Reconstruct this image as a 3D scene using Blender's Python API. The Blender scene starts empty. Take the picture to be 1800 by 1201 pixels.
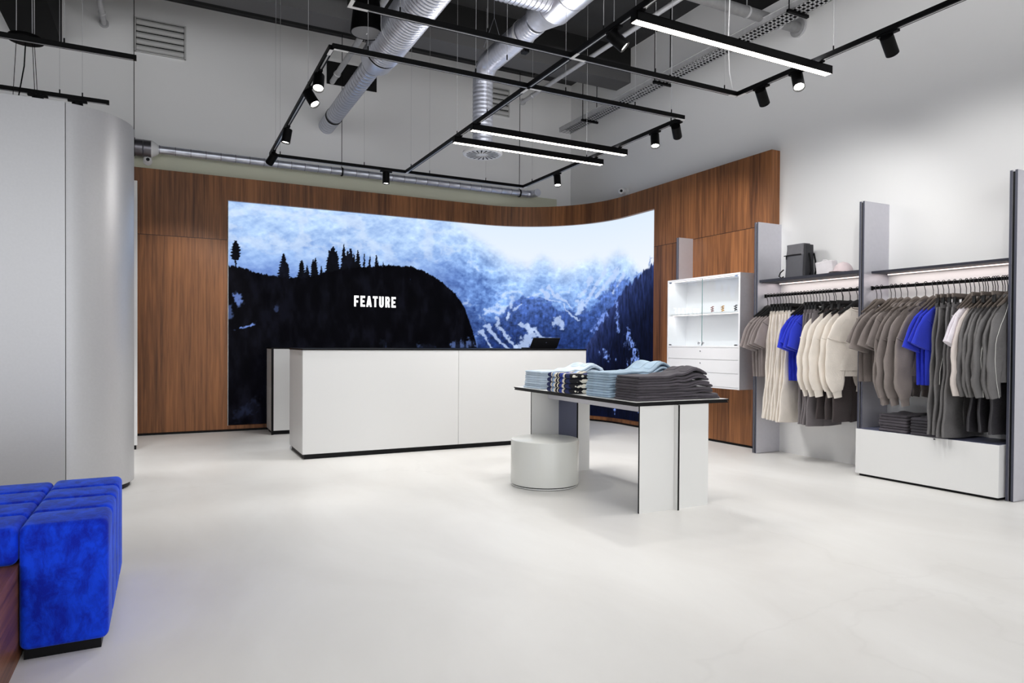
import bpy, bmesh, math, random
import numpy as np
from mathutils import Vector, Matrix

sc = bpy.context.scene
C = sc.collection
PI = math.pi
rnd = random.Random(7)

# ------------------------------------------------------------------ camera
F, YAW, PITCH, ROLL, SY = 1189.83, 0.473581, -0.0114486, 0.00622156, 16.644
fw = Vector((math.sin(YAW)*math.cos(PITCH), math.cos(YAW)*math.cos(PITCH), math.sin(PITCH)))
rt = Vector((math.cos(YAW), -math.sin(YAW), 0)); up = rt.cross(fw)
r2 = math.cos(ROLL)*rt + math.sin(ROLL)*up
u2 = -math.sin(ROLL)*rt + math.cos(ROLL)*up
cam = bpy.data.objects.new('camera', bpy.data.cameras.new('camera')); C.objects.link(cam)
m = Matrix((r2, u2, -fw)).transposed().to_4x4(); m.translation = Vector((0, 0, 1.15))
cam.matrix_world = m
cam.data.sensor_width = 36; cam.data.lens = F/1800*36; cam.data.shift_y = SY/1800
cam.data.clip_start = .05
sc.camera = cam
sc.cycles.diffuse_bounces = 6
vs = sc.view_settings
vs.view_transform = 'Standard'; vs.look = 'None'; vs.gamma = 1; vs.exposure = 0.35

# ------------------------------------------------------------------ world + large lights
wd = bpy.data.worlds.new('world'); sc.world = wd; wd.use_nodes = True
bg = wd.node_tree.nodes['Background']
bg.inputs[0].default_value = (.95, .97, 1, 1); bg.inputs[1].default_value = 1.75

def area(name, loc, sx, sy, power, rot=(0, 0, 0), col=(1, .985, .97), spread=PI):
    l = bpy.data.lights.new(name, 'AREA'); l.shape = 'RECTANGLE'; l.size = sx; l.size_y = sy
    l.energy = power; l.color = col; l.spread = spread
    o = bpy.data.objects.new(name, l); C.objects.link(o); o.location = loc; o.rotation_euler = rot
    return o
# unseen lamps standing for linear rows assumed over the sales floor behind the camera
for i, (x, y) in enumerate([(-.2, .6), (3.3, .6), (-.2, -1.6), (3.3, -1.6), (-3.4, 1.5), (-3.6, 4.2)]):
    area('shop_lamp_light', (x, y, 3.1), 1.7, .25, 9)
    area('added_shop_upfill', (x, y, 3.2), 1.7, .1, 48 if x > 3 else 26, rot=(PI, 0, 0))  # upward fill added to brighten the upper walls; no such source known

# ------------------------------------------------------------------ helpers
def lin(c):
    return tuple(((v/255)/12.92 if v/255 <= .04045 else ((v/255+.055)/1.055)**2.4) for v in c) + (1,)

def mat(name, rgb, rough=.5, metal=0, bump=0, bscale=60, var=0, vscale=3, stretch=None, sheen=0, emit=0, spec=None, coat=0):
    M = bpy.data.materials.new(name); M.use_nodes = True
    nt = M.node_tree; b = nt.nodes['Principled BSDF']
    col = lin(rgb)
    b.inputs['Base Color'].default_value = col
    b.inputs['Roughness'].default_value = rough; b.inputs['Metallic'].default_value = metal
    if spec is not None: b.inputs['Specular IOR Level'].default_value = spec
    if sheen:
        b.inputs['Sheen Weight'].default_value = sheen; b.inputs['Sheen Roughness'].default_value = .4
    if coat: b.inputs['Coat Weight'].default_value = coat; b.inputs['Coat Roughness'].default_value = .15
    if emit:
        b.inputs['Emission Color'].default_value = col; b.inputs['Emission Strength'].default_value = emit
    if bump or var:
        tc = nt.nodes.new('ShaderNodeTexCoord'); mp = nt.nodes.new('ShaderNodeMapping')
        nt.links.new(tc.outputs['Object'], mp.inputs[0])
        if stretch: mp.inputs['Scale'].default_value = stretch
    if var:
        n = nt.nodes.new('ShaderNodeTexNoise'); n.inputs['Scale'].default_value = vscale; n.inputs['Detail'].default_value = 6
        nt.links.new(mp.outputs[0], n.inputs[0])
        r = nt.nodes.new('ShaderNodeMapRange'); r.inputs[1].default_value = .3; r.inputs[2].default_value = .7
        r.inputs[3].default_value = 1-var; r.inputs[4].default_value = 1+var
        nt.links.new(n.outputs[0], r.inputs[0])
        mx = nt.nodes.new('ShaderNodeMix'); mx.data_type = 'RGBA'; mx.blend_type = 'MULTIPLY'; mx.inputs[0].default_value = 1
        mx.inputs[6].default_value = col
        nt.links.new(r.outputs[0], mx.inputs[7]); nt.links.new(mx.outputs[2], b.inputs['Base Color'])
    if bump:
        n = nt.nodes.new('ShaderNodeTexNoise'); n.inputs['Scale'].default_value = bscale; n.inputs['Detail'].default_value = 4
        nt.links.new(mp.outputs[0], n.inputs[0])
        bp = nt.nodes.new('ShaderNodeBump'); bp.inputs['Strength'].default_value = bump; bp.inputs['Distance'].default_value = .01
        nt.links.new(n.outputs[0], bp.inputs['Height']); nt.links.new(bp.outputs[0], b.inputs['Normal'])
    return M

class MB:
    def __init__(s): s.v = []; s.f = []; s.mi = []; s.cur = 0
    def add(s, vs_, fs):
        o = len(s.v); s.v += [tuple(map(float, p)) for p in vs_]
        s.f += [tuple(i+o for i in f) for f in fs]; s.mi += [s.cur]*len(fs)
    def box(s, a, b):
        x0, x1 = sorted((a[0], b[0])); y0, y1 = sorted((a[1], b[1])); z0, z1 = sorted((a[2], b[2]))
        s.add([(x0,y0,z0),(x1,y0,z0),(x1,y1,z0),(x0,y1,z0),(x0,y0,z1),(x1,y0,z1),(x1,y1,z1),(x0,y1,z1)],
              [(0,3,2,1),(4,5,6,7),(0,1,5,4),(1,2,6,5),(2,3,7,6),(3,0,4,7)])
        return s
    def grid(s, P, closeu=False, closev=False, flip=False):
        n, k = len(P), len(P[0]); vs_ = [p for r in P for p in r]; fs = []
        for i in range(n if closeu else n-1):
            for j in range(k if closev else k-1):
                a, b, c, d = i*k+j, ((i+1) % n)*k+j, ((i+1) % n)*k+(j+1) % k, i*k+(j+1) % k
                fs.append((a, d, c, b) if flip else (a, b, c, d))
        s.add(vs_, fs); return s
    def tube(s, path, r, seg=8, caps=True, flat=1.0):
        P = [Vector(p) for p in path]; n = len(P); rings = []
        rr = r if isinstance(r, (list, tuple)) else [r]*n
        ref = None
        for i in range(n):
            t = (P[min(i+1, n-1)]-P[max(i-1, 0)]).normalized()
            if ref is None:
                ref = Vector((0, 0, 1)) if abs(t.z) < .9 else Vector((0, 1, 0))
            a = (ref - t*ref.dot(t)).normalized(); b = t.cross(a); ref = a
            rings.append([P[i]+a*math.cos(2*PI*k/seg)*rr[i]+b*math.sin(2*PI*k/seg)*rr[i]*flat for k in range(seg)])
        o = len(s.v)
        s.grid(rings, closev=True, flip=True)
        if caps:
            s.f += [tuple(o+k for k in range(seg)), tuple(o+(n-1)*seg+k for k in reversed(range(seg)))]; s.mi += [s.cur]*2
        return s
    def cyl(s, p, q, r, seg=20): return s.tube([p, q], r, seg)
    def lathe(s, prof, c, axis=(0, 0, 1), seg=32):
        ax = Vector(axis).normalized(); ref = Vector((1, 0, 0)) if abs(ax.x) < .9 else Vector((0, 1, 0))
        a = (ref-ax*ref.dot(ax)).normalized(); b = ax.cross(a); c = Vector(c)
        R = [[c+ax*h+(a*math.cos(2*PI*k/seg)+b*math.sin(2*PI*k/seg))*r for k in range(seg)] for r, h in prof]
        s.grid(R, closev=True, flip=True); return s
    def prism(s, poly, z0, z1):
        n = len(poly)
        s.add([(x, y, z0) for x, y in poly]+[(x, y, z1) for x, y in poly],
              [tuple(reversed(range(n))), tuple(range(n, 2*n))]+[(i, (i+1) % n, n+(i+1) % n, n+i) for i in range(n)])
        return s
    def sup(s, c, h, e1=.3, e2=.3, nu=28, nv=12, fn=None):
        # rounded slab (superellipsoid) with half sizes h; fn shifts each point
        sp = lambda w, e: math.copysign(abs(w)**e, w)
        R = []
        for j in range(nv+1):
            ph = -PI/2+PI*j/nv; row = []
            for i in range(nu):
                th = 2*PI*i/nu
                p = [c[0]+h[0]*sp(math.cos(ph), e1)*sp(math.cos(th), e2), c[1]+h[1]*sp(math.cos(ph), e1)*sp(math.sin(th), e2), c[2]+h[2]*sp(math.sin(ph), e1)]
                row.append(fn(p) if fn else p)
            R.append(row)
        s.grid(R, closev=True, flip=True); return s

def _slab(s, x0, x1, y0, y1, z0, h, rc=.02, fn=None, nr=12):
    # flat cloth slab with a full round edge; nested rings so that fn may bend it
    cx, cy, hx, hy, r = (x0+x1)/2, (y0+y1)/2, (x1-x0)/2, (y1-y0)/2, h/2
    def ring(ins, z, k=1.0):
        out = []; a, b = hx-ins, hy-ins; c = max(.001, min(rc, a, b))
        for (sx, sy, q0) in ((1, 1, 0), (-1, 1, 1), (-1, -1, 2), (1, -1, 3)):
            arc = [((a-c)*sx+c*math.cos(PI/2*(q0+i/4)), (b-c)*sy+c*math.sin(PI/2*(q0+i/4))) for i in range(5)]
            out += arc
            nx = ((a-c)*[-1, -1, 1, 1][q0], b) if q0 == 0 else None
            # extra points along the side that follows, so long sides can bend
            e = [((-(a-c)), b), (-a, -(b-c)), ((a-c), -b), (a, (b-c))][q0]; p = arc[-1]
            n = 22 if q0 in (0, 2) else 7
            out += [(p[0]+(e[0]-p[0])*i/n, p[1]+(e[1]-p[1])*i/n) for i in range(1, n)]
        P = [(cx+x*k, cy+y*k, z) for x, y in out]
        return [fn(p) for p in P] if fn else P
    R = [ring(r, z0, j/nr) for j in range(nr)] 
    R += [ring(r*(1-math.cos(-PI/2+PI*j/8)), z0+r+r*math.sin(-PI/2+PI*j/8)) for j in range(9)]
    R += [ring(r, z0+h, 1-j/nr) for j in range(1, nr+1)]
    s.grid(R, closev=True, flip=True); return s
MB.slab = _slab

def obj(name, mb, mats, parent=None, off=(0, 0, 0), smooth=None, bevel=0, bseg=2, doubles=False):
    me = bpy.data.meshes.new(name)
    me.from_pydata([(x-off[0], y-off[1], z-off[2]) for x, y, z in mb.v], [], mb.f)
    for M in (mats if isinstance(mats, (list, tuple)) else [mats]): me.materials.append(M)
    if any(mb.mi): me.polygons.foreach_set('material_index', mb.mi)
    if doubles:
        bm = bmesh.new(); bm.from_mesh(me); bmesh.ops.remove_doubles(bm, verts=bm.verts, dist=1e-5); bm.to_mesh(me); bm.free()
    me.validate(); me.update()
    if smooth is not None:
        me.polygons.foreach_set('use_smooth', [True]*len(me.polygons)); me.set_sharp_from_angle(angle=smooth)
    o = bpy.data.objects.new(name, me); C.objects.link(o)
    if bevel:
        b = o.modifiers.new('bevel', 'BEVEL'); b.width = bevel; b.segments = bseg; b.limit_method = 'ANGLE'
        if smooth is None:
            me.polygons.foreach_set('use_smooth', [True]*len(me.polygons)); me.set_sharp_from_angle(angle=.5)
            b.harden_normals = False
    if parent is not None: o.parent = parent
    return o

def tag(o, label, cat, group=None, kind=None):
    o['label'] = label; o['category'] = cat
    if group: o['group'] = group
    if kind: o['kind'] = kind
    return o
def thing(name, label, cat, loc=(0, 0, 0), rz=0, group=None):
    o = bpy.data.objects.new(name, None); C.objects.link(o); o.location = loc; o.rotation_euler = (0, 0, rz)
    o.empty_display_size = .1
    return tag(o, label, cat, group)
def wpart(name, mb, mats, t, **k):           # part given in world coordinates under an unrotated thing
    return obj(name, mb, mats, t, off=tuple(t.location), **k)
def struct(name, mb, mats, label=None, **k):
    o = obj(name, mb, mats, **k); o['kind'] = 'structure'
    if label: o['label'] = label
    return o
def box(a, b): return MB().box(a, b)

# ------------------------------------------------------------------ materials
M_wall = mat('wall_paint', (234, 234, 234), .75, bump=.04, bscale=220)
M_beige = mat('olive_plaster', (205, 206, 186), .8)
M_black = mat('black_laminate_edge', (8, 8, 11), .5, spec=.2)
M_track = mat('black_powder_coat', (4, 4, 5), .5, spec=.12)
M_lam = mat('white_laminate', (228, 228, 226), .38)
M_desk = mat('pale_grey_laminate', (226, 226, 225), .36)
M_alu = mat('satin_aluminium', (214, 214, 218), .36, metal=.75, var=.03, vscale=40)
M_alu2 = mat('aluminium_panel', (206, 205, 212), .42, metal=.55, var=.02, vscale=30)
M_shelf = mat('dark_shelf_laminate', (44, 45, 55), .5, spec=.3)
M_slate = mat('slate_edge', (64, 66, 80), .5)
M_slate2 = mat('slate_blue_laminate', (92, 96, 120), .45)
M_ceil = mat('dark_ceiling_paint', (60, 60, 61), .85, var=.12, vscale=2, spec=.2)
M_beamb = mat('black_beam_paint', (14, 14, 15), .8, spec=.2)
M_galv = mat('galvanised_steel', (206, 209, 220), .3, metal=.72, var=.06, vscale=20)
M_galv2 = mat('dull_galvanised_pipe', (192, 192, 194), .42, metal=.4, var=.08, vscale=25)
M_seam = mat('duct_seam', (96, 97, 104), .5, metal=.5)
M_plast = mat('white_plastic', (228, 228, 228), .4)
M_dark = mat('dark_opening', (6, 6, 7), .9)
M_vent = mat('grey_vent_paint', (190, 190, 189), .55)
M_lens = mat('lamp_lens', (255, 252, 246), .3, emit=14)
M_diff = mat('lamp_diffuser', (255, 246, 232), .4, emit=9)
M_led = mat('led_strip', (255, 232, 224), .4, emit=1.8)
M_chrome = mat('chrome', (225, 225, 228), .15, metal=1)
M_gold = mat('gold', (214, 160, 60), .25, metal=1)

def wood(name, dark, light, plank=.19):
    M = bpy.data.materials.new(name); M.use_nodes = True; nt = M.node_tree; N = nt.nodes.new; L = nt.links.new
    b = nt.nodes['Principled BSDF']; b.inputs['Roughness'].default_value = .42; b.inputs['Specular IOR Level'].default_value = .35
    uv = N('ShaderNodeUVMap'); uv.uv_map = 'UVMap'
    sep = N('ShaderNodeSeparateXYZ'); L(uv.outputs[0], sep.inputs[0])
    def mth(op, a, c=None):
        n = N('ShaderNodeMath'); n.operation = op
        for i, q in enumerate((a, c)):
            if q is None: continue
            if isinstance(q, (int, float)): n.inputs[i].default_value = q
            else: L(q, n.inputs[i])
        return n.outputs[0]
    row = mth('FLOOR', mth('DIVIDE', mth('ADD', sep.outputs[1], 30-2.44), 30))
    pid = mth('FLOOR', mth('DIVIDE', mth('ADD', sep.outputs[0], mth('MULTIPLY', row, .07)), plank))
    cmb = N('ShaderNodeCombineXYZ'); L(pid, cmb.inputs[0]); L(row, cmb.inputs[1])
    wn = N('ShaderNodeTexWhiteNoise'); wn.noise_dimensions = '2D'; L(cmb.outputs[0], wn.inputs[0])
    # grain: stretched along the plank, shifted per plank
    c2 = N('ShaderNodeCombineXYZ'); L(mth('MULTIPLY', sep.outputs[0], 34), c2.inputs[0]); L(mth('ADD', mth('MULTIPLY', sep.outputs[1], 1.1), mth('MULTIPLY', wn.outputs[0], 37)), c2.inputs[1]); L(row, c2.inputs[2])
    n1 = N('ShaderNodeTexNoise'); n1.inputs['Scale'].default_value = 1; n1.inputs['Detail'].default_value = 7; n1.inputs['Distortion'].default_value = .5; L(c2.outputs[0], n1.inputs[0])
    c3 = N('ShaderNodeCombineXYZ'); L(mth('MULTIPLY', sep.outputs[0], 110), c3.inputs[0]); L(mth('MULTIPLY', sep.outputs[1], 4), c3.inputs[1])
    n2 = N('ShaderNodeTexNoise'); n2.inputs['Scale'].default_value = 1; n2.inputs['Detail'].default_value = 3; L(c3.outputs[0], n2.inputs[0])
    v = mth('ADD', mth('ADD', mth('MULTIPLY', n1.outputs[0], .75), mth('MULTIPLY', n2.outputs[0], .25)), mth('MULTIPLY', mth('SUBTRACT', wn.outputs[0], .5), .2))
    cr = N('ShaderNodeValToRGB'); e = cr.color_ramp.elements
    e[0].position = .28; e[0].color = lin(dark); e[1].position = .74; e[1].color = lin(light)
    L(v, cr.inputs[0])
    # dark joint lines: a level joint at 2.44 m and upright joints every 1.22 m
    j1 = mth('LESS_THAN', mth('ABSOLUTE', mth('SUBTRACT', sep.outputs[1], 2.44)), .004)
    j2 = mth('LESS_THAN', mth('ABSOLUTE', mth('SUBTRACT', mth('FRACT', mth('DIVIDE', sep.outputs[0], 1.14)), .5)), .0016)
    j = mth('MAXIMUM', mth('MULTIPLY', j1, .85), mth('MULTIPLY', j2, .45))
    mx = N('ShaderNodeMix'); mx.data_type = 'RGBA'; L(j, mx.inputs[0]); L(cr.outputs[0], mx.inputs[6]); mx.inputs[7].default_value = lin((30, 15, 9))
    L(mx.outputs[2], b.inputs['Base Color'])
    bp = N('ShaderNodeBump'); bp.inputs['Strength'].default_value = .08; bp.inputs['Distance'].default_value = .005; L(n2.outputs[0], bp.inputs['Height']); L(bp.outputs[0], b.inputs['Normal'])
    return M
M_wood = wood('walnut_veneer', (80, 48, 28), (162, 106, 64), .17)
M_plat = wood('walnut_platform', (70, 38, 24), (150, 96, 64), .35)

def floor_mat():
    M = bpy.data.materials.new('pale_resin_floor'); M.use_nodes = True; nt = M.node_tree; N = nt.nodes.new; L = nt.links.new
    b = nt.nodes['Principled BSDF']; b.inputs['Specular IOR Level'].default_value = .4
    tc = N('ShaderNodeTexCoord')
    n1 = N('ShaderNodeTexNoise'); n1.inputs['Scale'].default_value = .9; n1.inputs['Detail'].default_value = 9; n1.inputs['Roughness'].default_value = .6; n1.inputs['Distortion'].default_value = .6
    mp = N('ShaderNodeMapping'); mp.inputs['Scale'].default_value = (1.6, .7, 1); mp.inputs['Rotation'].default_value = (0, 0, .5)
    L(tc.outputs['Object'], mp.inputs[0]); L(mp.outputs[0], n1.inputs[0])
    cr = N('ShaderNodeValToRGB'); e = cr.color_ramp.elements
    e[0].position = .3; e[0].color = lin((228, 226, 222)); e[1].position = .7; e[1].color = lin((239, 238, 235))
    L(n1.outputs[0], cr.inputs[0])
    # hairline cracks
    vo = N('ShaderNodeTexVoronoi'); vo.feature = 'DISTANCE_TO_EDGE'; vo.inputs['Scale'].default_value = .28
    n3 = N('ShaderNodeTexNoise'); n3.inputs['Scale'].default_value = 1.3; n3.inputs['Detail'].default_value = 5
    L(tc.outputs['Object'], n3.inputs[0])
    ad = N('ShaderNodeVectorMath'); ad.operation = 'ADD'; L(tc.outputs['Object'], ad.inputs[0]); L(n3.outputs['Color'], ad.inputs[1])
    L(ad.outputs[0], vo.inputs['Vector'])
    lt = N('ShaderNodeMapRange'); lt.inputs[1].default_value = 0; lt.inputs[2].default_value = .006; lt.inputs[3].default_value = .045; lt.inputs[4].default_value = 0
    L(vo.outputs['Distance'], lt.inputs[0])
    mx = N('ShaderNodeMix'); mx.data_type = 'RGBA'; L(lt.outputs[0], mx.inputs[0]); L(cr.outputs[0], mx.inputs[6]); mx.inputs[7].default_value = lin((150, 145, 138))
    L(mx.outputs[2], b.inputs['Base Color'])
    rr = N('ShaderNodeMapRange'); rr.inputs[3].default_value = .3; rr.inputs[4].default_value = .5; L(n1.outputs[0], rr.inputs[0]); L(rr.outputs[0], b.inputs['Roughness'])
    return M
M_floor = floor_mat()

# ------------------------------------------------------------------ setting
struct('floor', box((-8, -7, -.1), (5.9, 9.45, 0)), M_floor, 'pale seamless resin floor with faint cloudy marks')
struct('ceiling', box((-8, -7, 5.36), (6.1, 9.65, 5.5)), M_ceil, 'dark grey ceiling slab above the shop')
wb = MB(); wb.box((-8, 9.45, 0), (6.1, 9.65, 5.36))
struct('wall_back', wb, M_wall, 'tall light grey back wall with pipes and vents')
struct('wall_right', box((5.9, -7, 0), (6.1, 9.45, 5.36)), M_wall, 'tall light grey right wall behind the clothes racks')
struct('wall_left', box((-8.2, -7, 0), (-8, 9.65, 5.36)), M_wall)
struct('trim_bulkhead', box((-3, 9.385, 3.18), (5.6, 9.45, 3.465)), M_beige, 'low olive cream plaster strip between wood wall and pipe')
# ceiling beams
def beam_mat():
    M = mat('beam_grey_to_black', (30, 30, 31), .85); nt = M.node_tree; N = nt.nodes.new; L = nt.links.new; b = nt.nodes['Principled BSDF']
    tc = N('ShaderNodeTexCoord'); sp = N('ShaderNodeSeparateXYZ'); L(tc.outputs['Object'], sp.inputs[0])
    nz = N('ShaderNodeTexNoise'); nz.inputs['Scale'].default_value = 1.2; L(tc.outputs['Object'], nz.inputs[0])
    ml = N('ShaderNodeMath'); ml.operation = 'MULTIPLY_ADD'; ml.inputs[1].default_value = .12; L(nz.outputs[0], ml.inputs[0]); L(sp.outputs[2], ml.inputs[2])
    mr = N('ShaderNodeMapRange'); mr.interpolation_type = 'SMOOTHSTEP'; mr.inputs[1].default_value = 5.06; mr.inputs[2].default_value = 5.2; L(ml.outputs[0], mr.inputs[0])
    mx = N('ShaderNodeMix'); mx.data_type = 'RGBA'; L(mr.outputs[0], mx.inputs[0]); mx.inputs[6].default_value = lin((96, 96, 97)); mx.inputs[7].default_value = lin((12, 12, 13))  # grey towards the bottom, blending to black higher up
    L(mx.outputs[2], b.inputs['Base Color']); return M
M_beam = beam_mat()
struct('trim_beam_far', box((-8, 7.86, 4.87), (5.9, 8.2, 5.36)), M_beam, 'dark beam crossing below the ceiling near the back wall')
struct('trim_beam_near', box((-8, 5.15, 4.87), (5.9, 5.5, 5.36)), M_beamb, 'black beam crossing below the ceiling over the display table')
struct('trim_beam_left', box((-1.54, 2, 4.6), (-1.07, 9.45, 5.36)), M_beamb, 'black boxed beam above the silver fitting room')
struct('trim_ledge', box((-8, 8.2, 4.87), (4.55, 8.27, 4.93)), M_beamb)

# wood wall: profile along its face, swept in height
def wall_path(off, x0=-1.7, y1=5.2, n=40):
    P = [(x0, 9.32+off)] + [(x, 9.32+off) for x in (0.71,)] + [(4.27, 9.32+off)]
    P = [(x0, 9.32+off), (.71, 9.32+off)]
    r = 1.5+off
    P += [(4.27+r*math.sin(a), 7.82+r*math.cos(a)) for a in [PI/2*i/n for i in range(n+1)]]
    P += [(5.77+off, 7.15), (5.77+off, y1)]
    return P
def wood_wall():
    outer = wall_path(0); back = wall_path(.125); rec = wall_path(.065)
    n = len(outer); s = [0]
    for i in range(1, n): s.append(s[-1]+math.dist(outer[i], outer[i-1]))
    v = []; f = []; uvs = []
    def quad(pts, uv): o = len(v); v.extend(pts); f.append((o, o+1, o+2, o+3)); uvs.extend(uv)
    zs = [0.0, .03, .075, 2.44, 2.945, 3.24]
    zb, zt = .075, 2.945
    for i in range(n-1):
        a, b = outer[i], outer[i+1]; hole = 1 <= i <= n-3
        for z0, z1 in ((.03, zb), (zb, zt), (zt, 3.24)):
            if hole and (z0, z1) == (zb, zt):
                A, B = rec[i], rec[i+1]
                quad([(*a, zt), (*A, zt), (*B, zt), (*b, zt)], [(s[i], zt), (s[i], zt+.06), (s[i+1], zt+.06), (s[i+1], zt)])
                quad([(*a, zb), (*b, zb), (*B, zb), (*A, zb)], [(s[i], zb), (s[i+1], zb), (s[i+1], zb-.06), (s[i], zb-.06)])
                if i == 1: quad([(*a, zb), (*A, zb), (*A, zt), (*a, zt)], [(s[i], zb), (s[i]+.06, zb), (s[i]+.06, zt), (s[i], zt)])
                if i == n-3: quad([(*b, zb), (*b, zt), (*B, zt), (*B, zb)], [(s[i+1], zb), (s[i+1], zt), (s[i+1]+.06, zt), (s[i+1]+.06, zb)])
                continue
            quad([(*a, z0), (*b, z0), (*b, z1), (*a, z1)], [(s[i], z0), (s[i+1], z0), (s[i+1], z1), (s[i], z1)])
        A, B = back[i], back[i+1]
        quad([(*a, 3.24), (*b, 3.24), (*B, 3.24), (*A, 3.24)], [(s[i], 3.24), (s[i+1], 3.24), (s[i+1], 3.36), (s[i], 3.36)])
        quad([(*A, .03), (*A, 3.24), (*B, 3.24), (*B, .03)], [(s[i], .03), (s[i], 3.24), (s[i+1], 3.24), (s[i+1], .03)])
    for i in (0, n-1):
        a, A = outer[i], back[i]
        quad([(*a, .03), (*A, .03), (*A, 3.24), (*a, 3.24)], [(s[i]+9, .03), (s[i]+9.12, .03), (s[i]+9.12, 3.24), (s[i]+9, 3.24)])
    me = bpy.data.meshes.new('wall_curved'); me.from_pydata(v, [], f)
    ul = me.uv_layers.new(name='UVMap'); ul.data.foreach_set('uv', [c for p in uvs for c in p])
    me.materials.append(M_wood); me.update()
    o = bpy.data.objects.new('wall_curved', me); C.objects.link(o); o['kind'] = 'structure'; o['label'] = 'curved walnut clad wall around the big screen'
    # recessed dark skirting
    sk = MB(); q = wall_path(.02)
    sk.grid([[(*p, 0) for p in q], [(*p, .03) for p in q]])
    struct('baseboard_curved', sk, M_black, 'thin black skirting under the walnut wall')
wood_wall()

# ------------------------------------------------------------------ LED screen
def smooth_noise(rs, u, v, sx, sy, octaves=5, ridged=False):
    out = np.zeros_like(u); amp = 1; tot = 0
    for k in range(octaves):
        g = rs.rand(256, 256); a = u*sx*2**k; b = v*sy*2**k
        ia = np.floor(a).astype(int); ib = np.floor(b).astype(int); fa = a-ia; fb = b-ib
        fa = fa*fa*(3-2*fa); fb = fb*fb*(3-2*fb)
        G = lambda i, j: g[i % 256, j % 256]
        n = (G(ia, ib)*(1-fa)+G(ia+1, ib)*fa)*(1-fb)+(G(ia, ib+1)*(1-fa)+G(ia+1, ib+1)*fa)*fb
        if ridged: n = 1-np.abs(2*n-1)
        out += amp*n; tot += amp; amp *= .58
    return out/tot
def screen_picture(S, Z):
    rs = np.random.RandomState(11)
    N = lambda sx, sy, o=5, r=False: smooth_noise(rs, S+3, Z+2, sx, sy, o, r)
    def line(P, s): return np.interp(s, [p[0] for p in P], [p[1] for p in P])
    sst = lambda a, b, x: (lambda t: t*t*(3-2*t))(np.clip((x-a)/(b-a), 0, 1))
    def mixc(A, Bc, t):
        Bc = np.array(Bc, float)
        if Bc.ndim == 1: Bc = Bc/255.
        return A*(1-t[..., None])+Bc*t[..., None]
    def ramp(x, xs, cols): return np.stack([np.interp(x, xs, [c[i]/255 for c in cols]) for i in range(3)], -1)
    ridge = [(0, 3.1), (2.25, 3.28), (3.0, 3.1), (3.37, 2.9), (3.6, 2.8), (3.78, 2.7), (4.05, 2.54), (4.32, 2.48), (4.45, 2.59), (4.56, 2.62), (4.72, 2.48), (4.94, 2.45), (5.13, 2.49), (5.37, 2.54), (5.54, 2.47), (5.68, 2.55), (5.81, 2.585), (5.96, 2.54), (6.14, 2.42), (6.37, 2.22), (6.68, 2.0)]
    hill = [(0, 2.13), (.2, 2.1), (.41, 2.035), (.7, 2.01), (.99, 2.02), (1.29, 2.12), (1.6, 2.19), (2.17, 2.255), (2.43, 2.253), (2.69, 2.177), (2.96, 2.03), (3.14, 1.887), (3.28, 1.69), (3.37, 1.476), (3.45, 1.263), (3.5, 1.065), (3.57, .66), (3.65, -.1), (7, -1)]
    dark = [(0, -1), (4.6, .3), (4.863, .837), (5.215, 1.084), (5.379, 1.315), (5.552, 1.566), (5.75, 1.767), (5.99, 1.957), (6.31, 2.115), (6.7, 2.28)]
    img = ramp(Z, [2.2, 2.95], [(240, 246, 255), (224, 238, 255)])
    tex = N(2.6, 3.2, 6); fine = N(20, 26, 4); vein = N(2.4, 3.4, 6, True); vein2 = N(7, 9, 4, True)
    diag = smooth_noise(rs, S*1.0+Z*1.3+5, Z*1.0-S*.45+9, 2.2, 9, 6)
    diag2 = smooth_noise(rs, S*1.0-Z*.9+9, Z*1.0+S*.6+9, 3, 12, 5)
    left = 1-sst(2.5, 3.7, S)
    # left face, pale and hazy
    lf = ramp(Z+(tex-.5)*.5, [2.0, 2.35, 2.6, 3.0], [(122, 154, 218), (150, 184, 238), (174, 205, 248), (184, 212, 252)])
    lf = lf*(1+((diag-.5)*.36+(fine-.5)*.16+(diag2-.5)*.2)[..., None]*np.array([1.25, 1., .55]))
    lf = mixc(lf, [222, 236, 255], sst(.62, .8, vein)*.5*sst(2.1, 2.5, Z))
    # right face: hazy crest, crisp snow and scree lower down
    rid = line(ridge, S)+(vein2-.6)*.09
    depth = np.clip((rid-Z)/1.5, 0, 1)
    rf = ramp(depth, [0, .14, .3, .55, .8, 1], [(226, 238, 255), (194, 219, 253), (152, 188, 242), (112, 150, 218), (72, 104, 172), (40, 62, 120)])
    amp = .08+1.0*depth
    d1 = (vein-.55)*1.2+(fine-.5)*.8+(diag2-.5)*.7+(vein2-.6)*.8
    rf = rf*(1+(d1*amp)[..., None]*np.array([1.15, 1., .7]))
    rf = mixc(rf, [214, 230, 255], sst(.68, .86, vein*.5+vein2*.5)*sst(.12, .4, depth)*.75)
    face = np.clip(lf, 0, 1)*left[..., None]+np.clip(rf, 0, 1)*(1-left[..., None])
    img = mixc(img, face, sst(-.02, .10+.14*(1-left), rid-Z))
    # blue forested middle slopes
    mid = [(0, -1), (3.3, .2), (3.5, 1.0), (3.68, 1.42), (3.9, 1.62), (4.1, 1.86), (4.3, 1.95), (4.55, 1.78), (4.8, 1.66), (5.0, 1.66), (5.3, 1.74), (5.6, 1.95), (5.9, 2.1), (6.7, 2.2)]
    md = line(mid, S)+(tex-.5)*.35+(vein2-.6)*.25-Z
    vg = np.clip((1.95-Z)/1.1, 0, 1)
    mc = ramp(vg, [0, .35, .7, 1], [(92, 124, 198), (58, 84, 152), (34, 54, 110), (24, 40, 84)])*(1+((fine-.5)*.9+(N(40, 9, 3)-.5)*.5)[..., None])
    img = mixc(img, np.clip(mc, 0, 1), sst(-.02, .07, md)*.95)
    wob = (N(5, 6, 5)-.5)*.16; fr = (N(30, 30, 3)-.5)
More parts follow.
